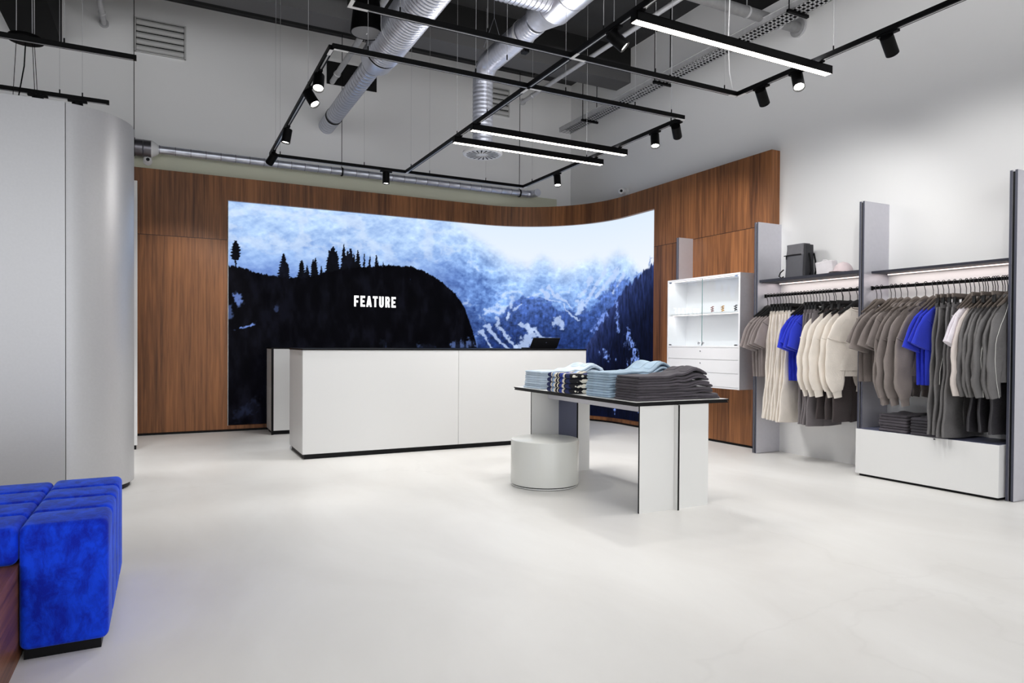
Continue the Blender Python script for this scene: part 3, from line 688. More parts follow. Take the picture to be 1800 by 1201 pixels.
def top_garment(kind, name, label, cat, y, M, rz, rs, group, trim=None, length=.7):
    t = thing(name, label, cat, (RX, y, 1.665), PI+rz, group)
    d = .012 if kind in ('tee',) else .015
    sh = .2
    hem = -.165-length
    dip = {'tee': .05, 'sweat': .04, 'hoodie': .03, 'jacket': .015}[kind]
    def ztop(s, side):
        a = abs(s); z = -.158-.105*max(0, a-.28)/.72
        if a < .34: z -= (dip if side == 1 else .012)*math.sqrt(max(0, 1-(a/.34)**2))
        return z
    W = (lambda u: sh+.012*math.sin(PI*u)+(0.004 if kind == 'tee' else -.012)*u)
    D = lambda s, u: d*math.sqrt(max(0, 1-s*s))*(.45+.75*min(1, u*5))
    body = sheetset(MB(), W, ztop, hem, D, rs, fold=.008)
    obj('body', body, M, t, smooth=1.2, doubles=True)
    nk = MB(); w = sh*.34
    nk.tube([(w*math.cos(q), .008*math.sin(q), -.160-(dip if math.sin(q) > 0 else .012)*abs(math.sin(q))**.8) for q in [2*PI*k/20 for k in range(21)]], .0065, 6, caps=False)
    obj('collar', nk, M, t, smooth=1.5)
    lng = kind != 'tee'
    for side in (1, -1):
        j = rs.uniform(-.014, .014); k = rs.uniform(-.03, .03)
        if not lng:
            pts = [(.085, -.20), (.165, -.315), (.215+j, -.42), (.25+j, -.545+k)] if side == 1 else [(-.08, -.20), (-.13, -.31), (-.145, -.41), (-.13, -.53)]
            w = [.022, .085, .108, .122] if side == 1 else [.022, .068, .08, .09]; dd = [.008, .014, .017, .019]
        else:
            b = {'sweat': 1.0, 'hoodie': 1.02, 'jacket': .96}[kind]
            pts = [(.085, -.20), (.168+j, -.36*b), (.208+j*1.5, -.5*b), (.23+j*2, -.66*b), (.24+j*2, -.81*b), (.228+j*3, -.935*b)] if side == 1 else [(-.08, -.20), (-.125, -.32), (-.135, -.45), (-.12, -.6), (-.115, -.78), (-.12, -.89)]
            w = [.022, .102, .11, .106, .096, .06] if side == 1 else [.022, .075, .095, .1, .085, .055]; dd = [.008, .016, .02, .022, .023, .017]
            if kind == 'jacket': w = [q*.86 for q in w]
        path = interp_path(pts, 14); ww = [v[0] for v in interp_path([(q,) for q in w], 14)]; dv = [v[0] for v in interp_path([(q,) for q in dd], 14)]
        if lng: ww = [q*(1+.045*math.sin(i*1.7+j*90)) for i, q in enumerate(ww)]
        s_ = obj('sleeve', flat_tube(path, ww, dv, rs, seg=18, fold=.0055), M, t, smooth=1.2)
        # dropped shoulder seam / hem stitching as a thin raised welt
        if side == 1 and kind != 'jacket':
            i = 5; a_, b_ = path[i-1], path[i+1]; L_ = math.hypot(b_[0]-a_[0], b_[1]-a_[1]); nx_, nz_ = -(b_[1]-a_[1])/L_, (b_[0]-a_[0])/L_
            sm = MB().tube([(path[i][0]+nx_*ww[i]*math.cos(q)*1.0, (dv[i]+.005)*math.sin(q), path[i][1]+nz_*ww[i]*math.cos(q)-.01*math.sin(q)) for q in [2*PI*c/20 for c in range(21)]], .0034, 6, caps=False)
            obj('shoulder_seam', sm, M, s_, smooth=1.5)
        if lng and kind != 'jacket':
            ex, ez = path[-1][0], path[-1][1]
            cf = flat_tube([(ex, ez+.004), (ex-.006*side, ez-.03), (ex-.012*side, ez-.062)], [.05, .042, .04], [.015, .014, .014], rs, fold=.001)
            obj('cuff', cf, M, s_, smooth=1.2)
        if kind == 'jacket' and side == 1 and trim is not None:
            pp = [(p[0]+ww[i]*(-.55+1.1*math.sin(min(1, i/9)*PI*.62+.1)-.5*max(0, (i-9)/5)), dv[i]*.86+.0075, p[1]) for i, p in enumerate(path)]
            obj('piping', MB().tube(pp, .002, 6), trim, s_, smooth=1.5)
    if kind in ('sweat', 'hoodie'):
        wb_ = MB()
        sheetset(wb_, lambda u: sh-.02, lambda s, side: hem+.003, hem-.055, lambda s, u: d*1.05*math.sqrt(max(0, 1-s*s)), rs, nz=3, fold=.002)
        obj('waistband', wb_, M, t, smooth=1.2, doubles=True)
    if kind == 'hoodie':
        hd = MB(); n = 24
        hd.tube([(.1*math.cos(q), .016*math.sin(q), -.168-.035*math.sin(q)-.025*abs(math.cos(q))) for q in [2*PI*k/n for k in range(n+1)]], .024, 10, caps=False, flat=.7)
        hd.sup((0, -.012, -.195), (.1, .018, .06), .8, .8, fn=lambda p: (p[0], p[1]+.004*math.sin(p[0]*70), p[2]+.006*math.sin(p[0]*50)))
        obj('hood', hd, M, t, smooth=1.2)
    if kind == 'jacket':
        cl = MB(); cl.sup((0, 0, -.15), (.07, .014, .03), .6, .6); obj('stand_collar', cl, M, t, smooth=1.2)
    return t
def pants(name, label, y, M, rz, rs, group, zb=-1.27, flare=1.0, trim=None, dx=.0, band=None):
    t = thing(name, label, 'trousers', (RX, y, 1.665), PI+rz, group)
    w0 = .165; zt = -.172
    wbd = MB(); sheetset(wbd, lambda u: w0+.004*math.sin(u*9), lambda s, side: zt-.006*math.sin(s*14), zt-.044, lambda s, u: .014*math.sqrt(max(0, 1-s*s)), rs, nz=3, fold=.003, xoff=lambda u: dx)
    obj('waistband', wbd, band or M, t, smooth=1.2, doubles=True)
    for side in (1, -1):
        n = 20; path = []; ww = []; dd = []
        z0 = zt-.038; ph = rs.uniform(0, 6)
        for i in range(n+1):
            u = i/n
            path.append((dx+side*(.08+.012*min(1, u*4)+.028*flare*u*u)+.005*math.sin(u*6+side+ph), z0+(zb-z0)*u, .005*side*math.sin(4*u+ph)))
            ww.append((.085+.018*min(1, u*4)-.004*u+.03*flare*u*u)*(1+.008*math.sin(u*13+ph))); dd.append(.014+.005*u)
        lg_ = obj('leg', flat_tube(path, ww, dd, rs, seg=28, fold=.005), M, t, smooth=1.2)
        if trim is not None and side == 1:
            pp = [(p[0]+ww[i]*(-.75+1.55*min(1, (i/10)**.8)), dd[i]*(1.05 if i < 7 else .8)+.009, p[1]) for i, p in enumerate(path)]
            obj('piping', MB().tube(pp[4:13], .002, 6), trim, lg_, smooth=1.5)
    return t
def hanger(label, y, rz, M, clip=False, group=None):
    t = thing('clip_hanger' if clip else 'hanger', label, 'hanger', (RX, y, 1.665), PI+rz, group)
    h = MB(); P = [(0, 0, -.12), (0, 0, -.055), (.012, 0, -.022), (.0185, 0, .0), (.0165, 0, .013), (.009, 0, .0205), (0, 0, .0225), (-.009, 0, .0205), (-.0165, 0, .013), (-.0185, 0, .002)]
    h.tube(P, .003, 7); obj('hook', h, M_hook, t, smooth=1)
    if clip:
        obj('bar', MB().box((-.165, -.006, -.132), (.18, .006, -.1)), M, t, bevel=.003)
        for x in (-.12, .15):
            obj('clip', MB().box((x-.01, -.0115, -.186), (x+.01, .0115, -.126)), M_hb, t, bevel=.003)
    else:
        P = [(-.185, 0, -.222), (-.14, 0, -.196), (-.08, 0, -.163), (-.035, 0, -.132), (0, 0, -.118), (.035, 0, -.132), (.08, 0, -.163), (.14, 0, -.196), (.19, 0, -.222)]
        obj('shoulder_bar', MB().tube(P, [.008, .013, .018, .024, .026, .024, .018, .013, .008], 10, flat=.36), M, t, smooth=1)
    return t
ORD = ['first', 'second', 'third', 'fourth', 'fifth', 'sixth', 'seventh', 'eighth', 'ninth']
def row(items, railname, M, hangword, seed):
    """items: (kind, noun, adjective, fabric, [positions], extra)"""
    rs = random.Random(seed)
    for kind, noun, adj, Mf, ys, kw in items:
        for i, y in enumerate(ys):
            rz = kw.get('rz', 0)+rs.uniform(-.035, .035)+(-.06 if i == len(ys)-1 and kind in ('sweat', 'hoodie') else 0)
            n = len(ys)
            o = ORD[i]+' ' if n > 1 else ''
            frm = ' from its far end' if n > 1 else ''
            lab = f'{o}{adj} {noun}{frm} on the {railname} clothes rail'
            grp = f'{adj} {noun}s on the {railname} rail'
            if kind == 'pants':
                pants(kw.get('nm', 'trousers'), lab, y, Mf, rz, rs, grp, zb=kw.get('zb', -1.27)+rs.uniform(-.012, .012), flare=kw.get('flare', 1), trim=kw.get('trim'), dx=kw.get('dx', .015))
            else:
                top_garment(kind, noun.replace('-', '_').replace(' ', '_').lower(), lab, noun.lower(), y, Mf, rz, rs, grp, trim=kw.get('trim'), length=kw.get('len', .68))
            hanger(f'{hangword} hanger holding the {o}{adj} {noun}{frm}, {railname} rail', y, rz, M, clip=(kind == 'pants'), group=f'{hangword} hangers on the {railname} rail')
row([
    ('tee', 't-shirt', 'taupe', TAUPE, [5.135, 5.094, 5.052, 5.010, 4.967], dict(len=.68, rz=-.06)),
    ('pants', 'trousers', 'cream wide', CREAMP, [4.935, 4.898, 4.862, 4.826, 4.79, 4.754, 4.718], dict(zb=-1.275, flare=1.5, dx=.02)),
    ('tee', 't-shirt', 'cobalt blue', BLUE, [4.678, 4.638, 4.598, 4.565], dict(len=.70)),
    ('pants', 'trousers', 'grey', GREY, [4.53, 4.495, 4.46, 4.425], dict(zb=-1.285, flare=.8, dx=.02)),
    ('sweat', 'sweatshirt', 'cream', CREAM, [4.39, 4.318, 4.243, 4.168, 4.095], dict(len=.58, rz=-.3)),
    ('pants', 'trousers', 'dark brown', ESP, [4.338, 4.25, 4.172], dict(zb=-1.22, flare=.9, dx=-.02)),
], 'left', M_hb, 'black', 3)
row([
    ('tee', 't-shirt', 'taupe', TAUPE2, [3.905, 3.862, 3.77, 3.732], dict(len=.67, rz=-.08)),
    ('hoodie', 'hoodie', 'taupe', TAUPE2, [3.68, 3.622, 3.545, 3.47], dict(len=.60, rz=-.14)),
    ('tee', 't-shirt', 'cobalt blue', BLUE, [3.405, 3.365, 3.322], dict(len=.67, rz=-.06)),
    ('pants', 'track trousers', 'charcoal', TRACK, [3.28, 3.235, 3.19, 3.145], dict(zb=-1.235, flare=1.2, trim=PIPE, dx=.02)),
    ('tee', 't-shirt', 'pale lilac', LILAC, [3.112, 3.082], dict(len=.58)),
    ('jacket', 'jacket', 'pale beige', BEIGEN, [3.046], dict(len=.66)),
    ('jacket', 'jacket', 'charcoal piped', TRACK, [3.018, 2.984, 2.95, 2.916, 2.882, 2.848, 2.816], dict(len=.62, trim=PIPE, rz=-.06)),
    ('pants', 'track trousers', 'black', BLACKN, [3.001, 2.934, 2.866], dict(zb=-1.17, flare=.7, trim=PIPE, dx=-.03)),
], 'right', M_hg, 'brown', 5)

# ------------------------------------------------------------------ things on the left shelf
def backpack():
    t = thing('backpack', 'dark grey rolltop backpack standing on the left rack shelf', 'backpack', (5.72, 4.76, 1.832))
    MB1 = fabric('grey_coated_canvas', (84, 84, 90), .6, 0, .15, 60); MB2 = fabric('dark_canvas', (44, 44, 48), .7, 0, .15, 60)
    z0 = 1.832
    def block(y0, y1, xa, xb, za, zb_, taper=0):
        m_ = MB(); n = 10; R = []
        for j in range(n+1):
            u = j/n; z = za+(zb_-za)*u; k = 1-taper*u; ring = []
            for i in range(32):
                q = 2*PI*i/32; c, s = math.cos(q), math.sin(q)
                e = .35
                ring.append(((xa+xb)/2+(xb-xa)/2*k*math.copysign(abs(c)**e, c), (y0+y1)/2+(y1-y0)/2*(1-.06*math.sin(u*PI)+.02*u)*math.copysign(abs(s)**e, s), z))
            R.append(ring)
        m_.grid(R, closev=True, flip=True)
        for ring, rev in ((R[0], True), (R[-1], False)):
            o = len(m_.v); m_.v += ring; m_.f.append(tuple(reversed(range(o, o+32))) if rev else tuple(range(o, o+32))); m_.mi.append(0)
        return m_
    wpart('body', block(4.70, 4.925, 5.652, 5.815, z0, z0+.232, .1), MB1, t, smooth=.9)
    wpart('roll_top', block(4.70, 4.918, 5.658, 5.80, z0+.228, z0+.338, .22), fabric('grey_canvas_flap', (100, 99, 104), .6, 0, .15, 60), t, smooth=.9)
    zp = MB(); zp.tube([(5.65, 4.92, z0+.227), (5.647, 4.81, z0+.229), (5.65, 4.71, z0+.227)], .005, 6); zp.box((5.645, 4.885, z0+.19), (5.652, 4.893, z0+.225))
    wpart('zip', zp, M_black, t)
    wpart('side_panel', block(4.682, 4.712, 5.672, 5.81, z0, z0+.326, .16), MB2, t, smooth=.9)
    st = MB()
    for x in (5.67, 5.74):
        st.tube([(x+.06, 4.68, z0+.24), (x+.06, 4.662, z0+.16), (x+.06, 4.655, z0+.06), (x+.06, 4.67, z0+.008)], .009, 6)
    st.tube([(5.66, 4.93, z0+.09), (5.65, 4.965, z0+.06), (5.65, 4.98, z0+.025), (5.655, 4.955, z0+.007), (5.66, 4.93, z0+.02)], .007, 6)
    wpart('strap', st, M_black, t, smooth=1)
backpack()
def cap(y, x, label, M, s=1.0):
    z = 1.8325
    t = thing('baseball_cap', label, 'cap', (x, y, z))
    cr = MB(); R = []
    for j in range(9):
        ph = j/8*PI/2; R.append([(x+.085*s*math.cos(ph)*math.cos(2*PI*k/24), y+.09*s*math.cos(ph)*math.sin(2*PI*k/24), z+.002+.105*s*math.sin(ph)**.9) for k in range(24)])
    cr.grid(R, closev=True, flip=True); wpart('crown', cr, M, t, smooth=1.2)
    br = MB(); P = []
    for i in range(13):
        a = PI+(-.95+1.9*i/12); P.append([(x+.08*s*math.cos(a), y+.085*s*math.sin(a), z+.014), (x+(.08*math.cos(a)-.075*math.cos((a-PI)*.9))*s, y+.095*s*math.sin(a), z+.004+.006*math.cos((a-PI)*1.6))])
    br.grid(P); o = wpart('brim', br, M, t, smooth=1.2); so = o.modifiers.new('thick', 'SOLIDIFY'); so.thickness = .003
    bt = MB(); bt.sup((x, y, z+.106*s), (.007, .007, .004), .9, .9, 10, 6); wpart('button', bt, M, t, smooth=1.5)
WCAP = fabric('white_cotton_twill', (232, 228, 231))
cap(4.29, 5.72, 'pale pink and white cap at the near end of the left rack shelf', fabric('pale_pink_twill', (222, 206, 208)))
def tote():
    z = 1.8325
    t = thing('folded_tote', 'white folded cotton tote lying between backpack and cap', 'bag', (5.75, 4.5, z))
    m_ = MB(); m_.sup((5.76, 4.495, z+.068), (.05, .095, .068), .22, .22, fn=lambda p: (p[0]+.01*math.sin(p[2]*60), p[1]+.012*math.sin(p[2]*40), p[2]+.006*math.sin(p[1]*70)*(p[2] > z+.08)))
    wpart('body', m_, WCAP, t, smooth=1.2)
    h = MB(); h.tube([(5.735, 4.54, z+.125), (5.735, 4.52, z+.15), (5.735, 4.48, z+.145), (5.735, 4.45, z+.125)], .006, 6); wpart('handle', h, WCAP, t, smooth=1.5)
tote()

# ------------------------------------------------------------------ folded stacks
DEN1 = fabric('light_wash_denim', (198, 214, 230), .85, .1, .3, 140, .12); DEN2 = fabric('mid_wash_denim', (176, 200, 220), .85, .1, .3, 140, .14)
DEN3 = fabric('charcoal_denim', (74, 69, 76), .85, .1, .3, 140, .14); DEN4 = fabric('black_denim', (48, 45, 52), .85, .1, .3, 140, .12)
for M_ in (DEN1, DEN2, DEN3, DEN4): vary(M_, .8, 1.12)
TAN = mat('tan_leather', (200, 150, 90), .5)
PLACE = ['bottom', 'second lowest', 'third lowest', 'fourth lowest', 'fifth', 'sixth', 'seventh', 'eighth', 'ninth', 'tenth', 'eleventh']
def folded(name, label, cat, x0, x1, y0, y1, z, h, M, rs, lift=0, group=None, peak=.84, waist=True, top=False):
    cx_, cy_ = (x0+x1)/2, (y0+y1)/2
    t = thing(name, label, cat, (cx_, cy_, z), 0, group)
    ph = rs.uniform(0, 6); a1 = rs.uniform(.7, 1.3)
    def fn(p):
        u = (p[0]-x0)/(x1-x0)
        dz = lift*(math.exp(-((u-peak)/.15)**2)*a1+.25*math.exp(-((u-peak+.3)/.07)**2))
        w_ = (.0024*math.sin(13*u+ph)+.0022*math.sin(30*p[1]+ph+9*u))*min(1, max(0, u-.12)*3)*(2.2 if top else 1)+(.004*math.sin(23*u+17*p[1]+ph)*max(0, u-.55) if top else 0)
        return (p[0]+.006*math.sin(25*p[1]+ph)*(u > .5)+.002*math.sin(60*p[1]+ph), p[1]+.005*math.sin(7*u+ph), p[2]+dz+w_)
    m_ = MB()
    m_.slab(x0, x1, y0, y1, z+h*.01, h*.99, .018, fn)
    obj('folded_cloth', m_, M, t, off=tuple(t.location), smooth=1.2)
    if waist:
        wv = MB()
        for s in (-1, 1):
            wv.slab(x1-.05+.008*s, x1+.006*s, y0+.012+.01*s, y1-.012+.01*s, z+h*(.32+.3*s), h*.42, .008, fn, 4)
        obj('waistband', wv, M, t, off=tuple(t.location), smooth=1.2)
        if top:
            pk = MB()
            for s in (-1, 1):
                pk.slab(x1-.19, x1-.075, cy_+s*.068-.05, cy_+s*.068+.05, z+h-.001, .004, .02, fn, 5)
            obj('back_pocket', pk, M, t, off=tuple(t.location), smooth=1.2)
            bl = MB()
            for s in (-.9, -.3, .3, .9): bl.slab(x1-.06, x1+.004, cy_+s*.1-.006, cy_+s*.1+.006, z+h*.95, .006, .004, fn, 3)
            obj('belt_loop', bl, M, t, off=tuple(t.location), smooth=1.2)
    return t
def stack(n, name, what, cat, x0, x1, y0, y1, z0, H, M, seed, lift=0, group=None, shrink=0, waist=True, where='on the display table', jit=.008):
    rs = random.Random(seed); h = H/n; out = []
    for i in range(n):
        pos = 'top' if i == n-1 else PLACE[i] if i < 4 else PLACE[i]+' from bottom'
        lab = f'{what}, {pos} of stack {where}'
        lf = lift*(i/(n-1))**1.3
        out.append(folded(name, lab, cat, x0+rs.uniform(0, jit)+i*.0015, x1-shrink*i/n+rs.uniform(-jit, jit)*2, y0+rs.uniform(0, jit), y1-rs.uniform(0, jit), z0+i*h, h, M, rs, lf, group, waist=waist, top=(i == n-1)))
    return out
ZT = .7573
D = stack(9, 'folded_jeans', 'folded charcoal jeans', 'jeans', 2.85, 3.60, 3.70, 3.975, ZT, .172, DEN3, 1, .05, 'charcoal jeans on the display table', .13, where='at near end of the table')
for y, M_, nm in ((3.93, TAN, 'leather_patch'), (3.78, PIPE, 'paper_tag')):
    o = obj(nm, MB().box((3.40, y-.025, .976), (3.455, y+.02, .9785)), M_, D[-1], off=tuple(D[-1].location)); o.rotation_euler = (0, 0, 0)
Cs = stack(10, 'folded_jeans', 'folded pale blue jeans', 'jeans', 2.835, 3.52, 4.015, 4.33, ZT, .185, DEN2, 2, .055, 'pale blue jeans stacked beside the charcoal jeans', .10, where='behind the charcoal jeans')
A = stack(8, 'folded_jeans', 'very light blue folded jeans', 'jeans', 2.84, 3.56, 5.02, 5.33, ZT, .152, DEN1, 4, .085, 'light blue jeans at the far left end of the table', .06, where='at far end of the table')
def knit_mat():
    M = bpy.data.materials.new('striped_knit'); M.use_nodes = True; nt = M.node_tree; N = nt.nodes.new; L = nt.links.new
    b = nt.nodes['Principled BSDF']; b.inputs['Roughness'].default_value = .95
    tc = N('ShaderNodeTexCoord'); sp = N('ShaderNodeSeparateXYZ'); L(tc.outputs['Object'], sp.inputs[0])
    nz = N('ShaderNodeTexNoise'); nz.inputs['Scale'].default_value = 14; L(tc.outputs['Object'], nz.inputs[0])
    m1 = N('ShaderNodeMath'); m1.operation = 'MULTIPLY_ADD'; m1.inputs[1].default_value = .05; L(nz.outputs[0], m1.inputs[0]); L(sp.outputs[1], m1.inputs[2])
    m2 = N('ShaderNodeMath'); m2.operation = 'MULTIPLY_ADD'; m2.inputs[1].default_value = 2.4; m2.inputs[2].default_value = .45; L(m1.outputs[0], m2.inputs[0])
    fr = N('ShaderNodeMath'); fr.operation = 'FRACT'; L(m2.outputs[0], fr.inputs[0])
    cr = N('ShaderNodeValToRGB'); cr.color_ramp.interpolation = 'CONSTANT'; e = cr.color_ramp.elements
    NAVY, BLU, CRM, BLK, SKY = (34, 44, 92), (44, 66, 160), (232, 226, 210), (20, 20, 26), (150, 180, 222)
    bands = [(0, CRM), (.07, BLK), (.11, NAVY), (.24, BLK), (.27, CRM), (.35, BLU), (.48, BLK), (.52, CRM), (.56, BLK), (.6, CRM), (.65, SKY), (.72, BLK), (.75, CRM), (.8, NAVY), (.93, BLK), (.96, CRM)]
    e[0].position = 0; e[0].color = lin(bands[0][1]); e[1].position = bands[1][0]; e[1].color = lin(bands[1][1])
    for p, c in bands[2:]:
        q = e.new(p); q.color = lin(c)
    L(fr.outputs[0], cr.inputs[0]); L(cr.outputs[0], b.inputs['Base Color'])
    n2 = N('ShaderNodeTexNoise'); n2.inputs['Scale'].default_value = 120; L(tc.outputs['Object'], n2.inputs[0])
    bp = N('ShaderNodeBump'); bp.inputs['Strength'].default_value = .4; bp.inputs['Distance'].default_value = .004; L(n2.outputs[0], bp.inputs['Height']); L(bp.outputs[0], b.inputs['Normal'])
    return M
KNIT = knit_mat()
stack(4, 'folded_sweater', 'striped blue and cream sweater', 'sweater', 2.775, 3.15, 4.44, 4.82, ZT, .158, KNIT, 6, 0, 'striped sweaters on the display table', waist=False, where='between the blue jeans', jit=.012)
stack(6, 'folded_jeans', 'folded dark charcoal trousers', 'trousers', 5.47, 5.80, 3.49, 3.75, .4168, .15, DEN3, 8, .004, 'dark folded trousers on the white plinth', 0, waist=False, where='on the white plinth')
stack(6, 'folded_jeans', 'folded black trousers', 'trousers', 5.46, 5.80, 3.20, 3.47, .4168, .142, DEN4, 9, .004, 'black folded trousers on the white plinth', 0, waist=False, where='beside the charcoal trousers on plinth')

# ------------------------------------------------------------------ blue velvet seat and its wooden platform
def velvet():
    M = bpy.data.materials.new('blue_velvet'); M.use_nodes = True; nt = M.node_tree; N = nt.nodes.new; L = nt.links.new
    b = nt.nodes['Principled BSDF']; b.inputs['Roughness'].default_value = .75; b.inputs['Sheen Weight'].default_value = .35; b.inputs['Sheen Roughness'].default_value = .35
    b.inputs['Sheen Tint'].default_value = (.3, .5, 1, 1); b.inputs['Specular IOR Level'].default_value = .15
    tc = N('ShaderNodeTexCoord'); mp = N('ShaderNodeMapping'); mp.inputs['Scale'].default_value = (1.3, 1, .75); L(tc.outputs['Object'], mp.inputs[0])
    n = N('ShaderNodeTexNoise'); n.inputs['Scale'].default_value = 13; n.inputs['Detail'].default_value = 9; n.inputs['Roughness'].default_value = .7; n.inputs['Distortion'].default_value = .35; L(mp.outputs[0], n.inputs[0])
    g = N('ShaderNodeNewGeometry'); sp = N('ShaderNodeSeparateXYZ'); L(g.outputs['Normal'], sp.inputs[0])
    cr = N('ShaderNodeValToRGB'); e = cr.color_ramp.elements
    e[0].position = .40; e[0].color = lin((10, 34, 172)); e[1].position = .6; e[1].color = lin((16, 68, 232))
    L(n.outputs[0], cr.inputs[0]); L(cr.outputs[0], b.inputs['Base Color'])
    n2 = N('ShaderNodeTexNoise'); n2.inputs['Scale'].default_value = 260; L(tc.outputs['Object'], n2.inputs[0])
    bp = N('ShaderNodeBump'); bp.inputs['Strength'].default_value = .12; bp.inputs['Distance'].default_value = .004; L(n2.outputs[0], bp.inputs['Height']); L(bp.outputs[0], b.inputs['Normal'])
    return M
M_velvet = velvet()
def uvbox(name, a, b, M, t):
    mb = MB().box(a, b); o = wpart(name, mb, M, t)
    me = o.data; ul = me.uv_layers.new(name='UVMap')
    for p in me.polygons:
        for li in p.loop_indices:
            co = me.vertices[me.loops[li].vertex_index].co
            nx_ = max(range(3), key=lambda k: abs(p.normal[k]))
            ul.data[li].uv = (co.z+7, co.y) if nx_ == 0 else ((co.x, co.z) if nx_ == 1 else (co.x, co.y))
    return o
t = thing('seat_platform', 'walnut wooden platform under the left part of the blue seat', 'platform', (-1.7, 1.2, 0))
uvbox('box', (-3.2, -1.5, 0), (-.4665, 3.9, .3465), M_plat, t)
def seat(label, x0, x1, z0, zt, plinth):
    t = thing('velvet_seat', label, 'seat', ((x0+x1)/2, 3.38, z0 if not plinth else 0))
    ys = [2.925, 3.165, 3.395, 3.62, 3.845]
    for i in range(4):
        mb = MB(); n = 6
        mb.box((x0, ys[i]+.001, z0), (x1, ys[i+1]-.001, zt))
        o = wpart('cushion_roll', mb, M_velvet, t)
        bv = o.modifiers.new('bevel', 'BEVEL'); bv.width = .027; bv.segments = 6; bv.limit_method = 'NONE'
        o.data.polygons.foreach_set('use_smooth', [True]*6)
    if plinth:
        wpart('plinth', box((x0+.012, 2.95, 0), (x1-.025, 3.83, z0)), M_black, t)
        wpart('core', box((x0+.04, 2.97, z0+.02), (x1-.04, 3.8, zt-.05)), M_velvet, t)
    else:
        wpart('core', box((x0+.04, 2.97, z0+.012), (x1-.04, 3.8, zt-.05)), M_velvet, t)
    return t
seat('cobalt blue velvet seat module reaching down to the floor beside the platform', -.464, -.188, .036, .487, True)
seat('cobalt blue velvet seat cushions lying on the walnut platform', -1.35, -.467, .3468, .483, False)

# ------------------------------------------------------------------ silver fitting room
def fitting_room():
    t = thing('fitting_room', 'tall silver metal fitting room with rounded corner at the left', 'fitting room', (-2, 6.6, 0))
    M = mat('silver_satin_metal', (194, 194, 196), .4, metal=.55, var=.02, vscale=60, bump=.02, bscale=400)
    def outline(o_):
        r = .5-o_
        P = [(-.628, 5.732+o_)]
        cx_, cy_ = -.722, 6.232
        P2 = [(cx_+r*math.sin(a), cy_-r*math.cos(a)) for a in [math.acos(1)+.19+(PI/2-.19)*i/24 for i in range(25)]]
        P3 = [(cx_+r*math.cos(a), 6.232+r*math.sin(a)) for a in [PI/2*i/24 for i in range(25)]]
        return P+P2+P3+[(-4.2, 6.732-o_)]
    O, I = outline(0), outline(.04)
    mb = MB(); n = len(O)
    mb.grid([[(*p, .045) for p in O], [(*p, 2.84) for p in O]])
    mb.grid([[(*p, 2.84) for p in O], [(*p, 2.84) for p in I]])
    mb.grid([[(*p, 2.84) for p in I], [(*p, .045) for p in I]])
    mb.grid([[(*p, .045) for p in I], [(*p, .045) for p in O]])
    a, b, c, d = (*O[0], .045), (*I[0], .045), (*I[0], 2.84), (*O[0], 2.84); mb.add([a, b, c, d], [(0, 1, 2, 3)])
    wpart('curved_panel', mb, M, t, smooth=.5)
    wpart('flat_panel', box((-4.2, 5.732, .045), (-.6315, 5.772, 2.84)), M, t, bevel=.001)
    wpart('seam_strip', box((-.64, 5.75, .045), (-.62, 5.77, 2.835)), M_black, t)
    Q = outline(.03); pl = MB(); pl.grid([[(*p, 0) for p in Q], [(*p, .045) for p in Q]]); pl.box((-4.2, 5.762, 0), (-.6, 5.78, .045))
    wpart('plinth', pl, M_black, t)
    # bright lining board of the cubicle behind
    wpart('inner_wall', box((-4.2, 7.6, 0), (-.72, 7.62, 3.05)), M_alu2, t)
fitting_room()

# ------------------------------------------------------------------ suspended light tracks
ZK = 3.2
def track_bar(t, p, q, name='track_rail'):
    w = .0175
    (x0, y0), (x1, y1) = p, q
    mb = MB()
    if abs(y0-y1) < 1e-6:
        a, b = sorted((x0, x1)); mb.box((a, y0-w, ZK-.033), (b, y0+w, ZK)); gv = MB().box((a+.02, y0-.005, ZK-.0345), (b-.02, y0+.005, ZK-.0331))
    else:
        a, b = sorted((y0, y1)); mb.box((x0-w, a, ZK-.033), (x0+w, b, ZK)); gv = MB().box((x0-.005, a+.02, ZK-.0345), (x0+.005, b-.02, ZK-.0331))
    r = wpart(name, mb, M_track, t)
    obj('contact_groove', gv, M_galv2, r, off=tuple(t.location))
def wires(t, pts, top=5.36):
    for x, y in pts:
        mb = MB().cyl((x, y, ZK+.03), (x, y, top), .0016, 5); w = wpart('suspension_wire', mb, M_galv2, t)
        obj('wire_grip', MB().cyl((x, y, ZK), (x, y, ZK+.035), .005, 8), M_track, w, off=tuple(t.location))
def joints(t, pts):
    for x, y, dx, dy in pts:
        wpart('corner_joint', MB().box((x-.012, y-.012, ZK-.0362), (x+dx*.1+.012, y+.012, ZK-.0346)).box((x-.012, y-.012, ZK-.0362), (x+.012, y+dy*.1+.012, ZK-.0346)), M_plast, t)
XL, XM, XR = 1.02, 2.555, 4.14
t = thing('light_track', 'large black rectangular light track hanging over the cash desk', 'light track', (2.6, 6.25, ZK))
for p, q in (((XL, 7.78), (XR, 7.78)), ((XL, 4.73), (XR, 4.73)), ((XL, 4.7475), (XL, 7.7625)), ((XR, 4.7475), (XR, 7.7625)), ((XM, 4.7475), (XM, 7.7625))): track_bar(t, p, q)
wires(t, [(XL+.25, 4.73), (XL, 5.6), (XL, 7.4), (XL+.1, 7.78), (2.05, 7.78), (XM, 7.6), (2.85, 7.78), (3.6, 7.78), (XR, 7.55), (XR, 6.3), (XM, 6.2), (XM, 5.5), (2.9, 4.73), (3.6, 4.73), (4.0, 4.73), (XR, 4.9), (2.1, 4.73)])
joints(t, [(XL, 4.73, 1, 1), (XM, 4.73, 1, 1), (XR, 4.73, -1, 1), (XM, 7.78, 1, -1), (XL, 7.78, 1, -1), (XR, 7.78, -1, -1)])
t = thing('light_track', 'black light track crossing in front over the display table', 'light track', (2.6, 2.6, ZK))
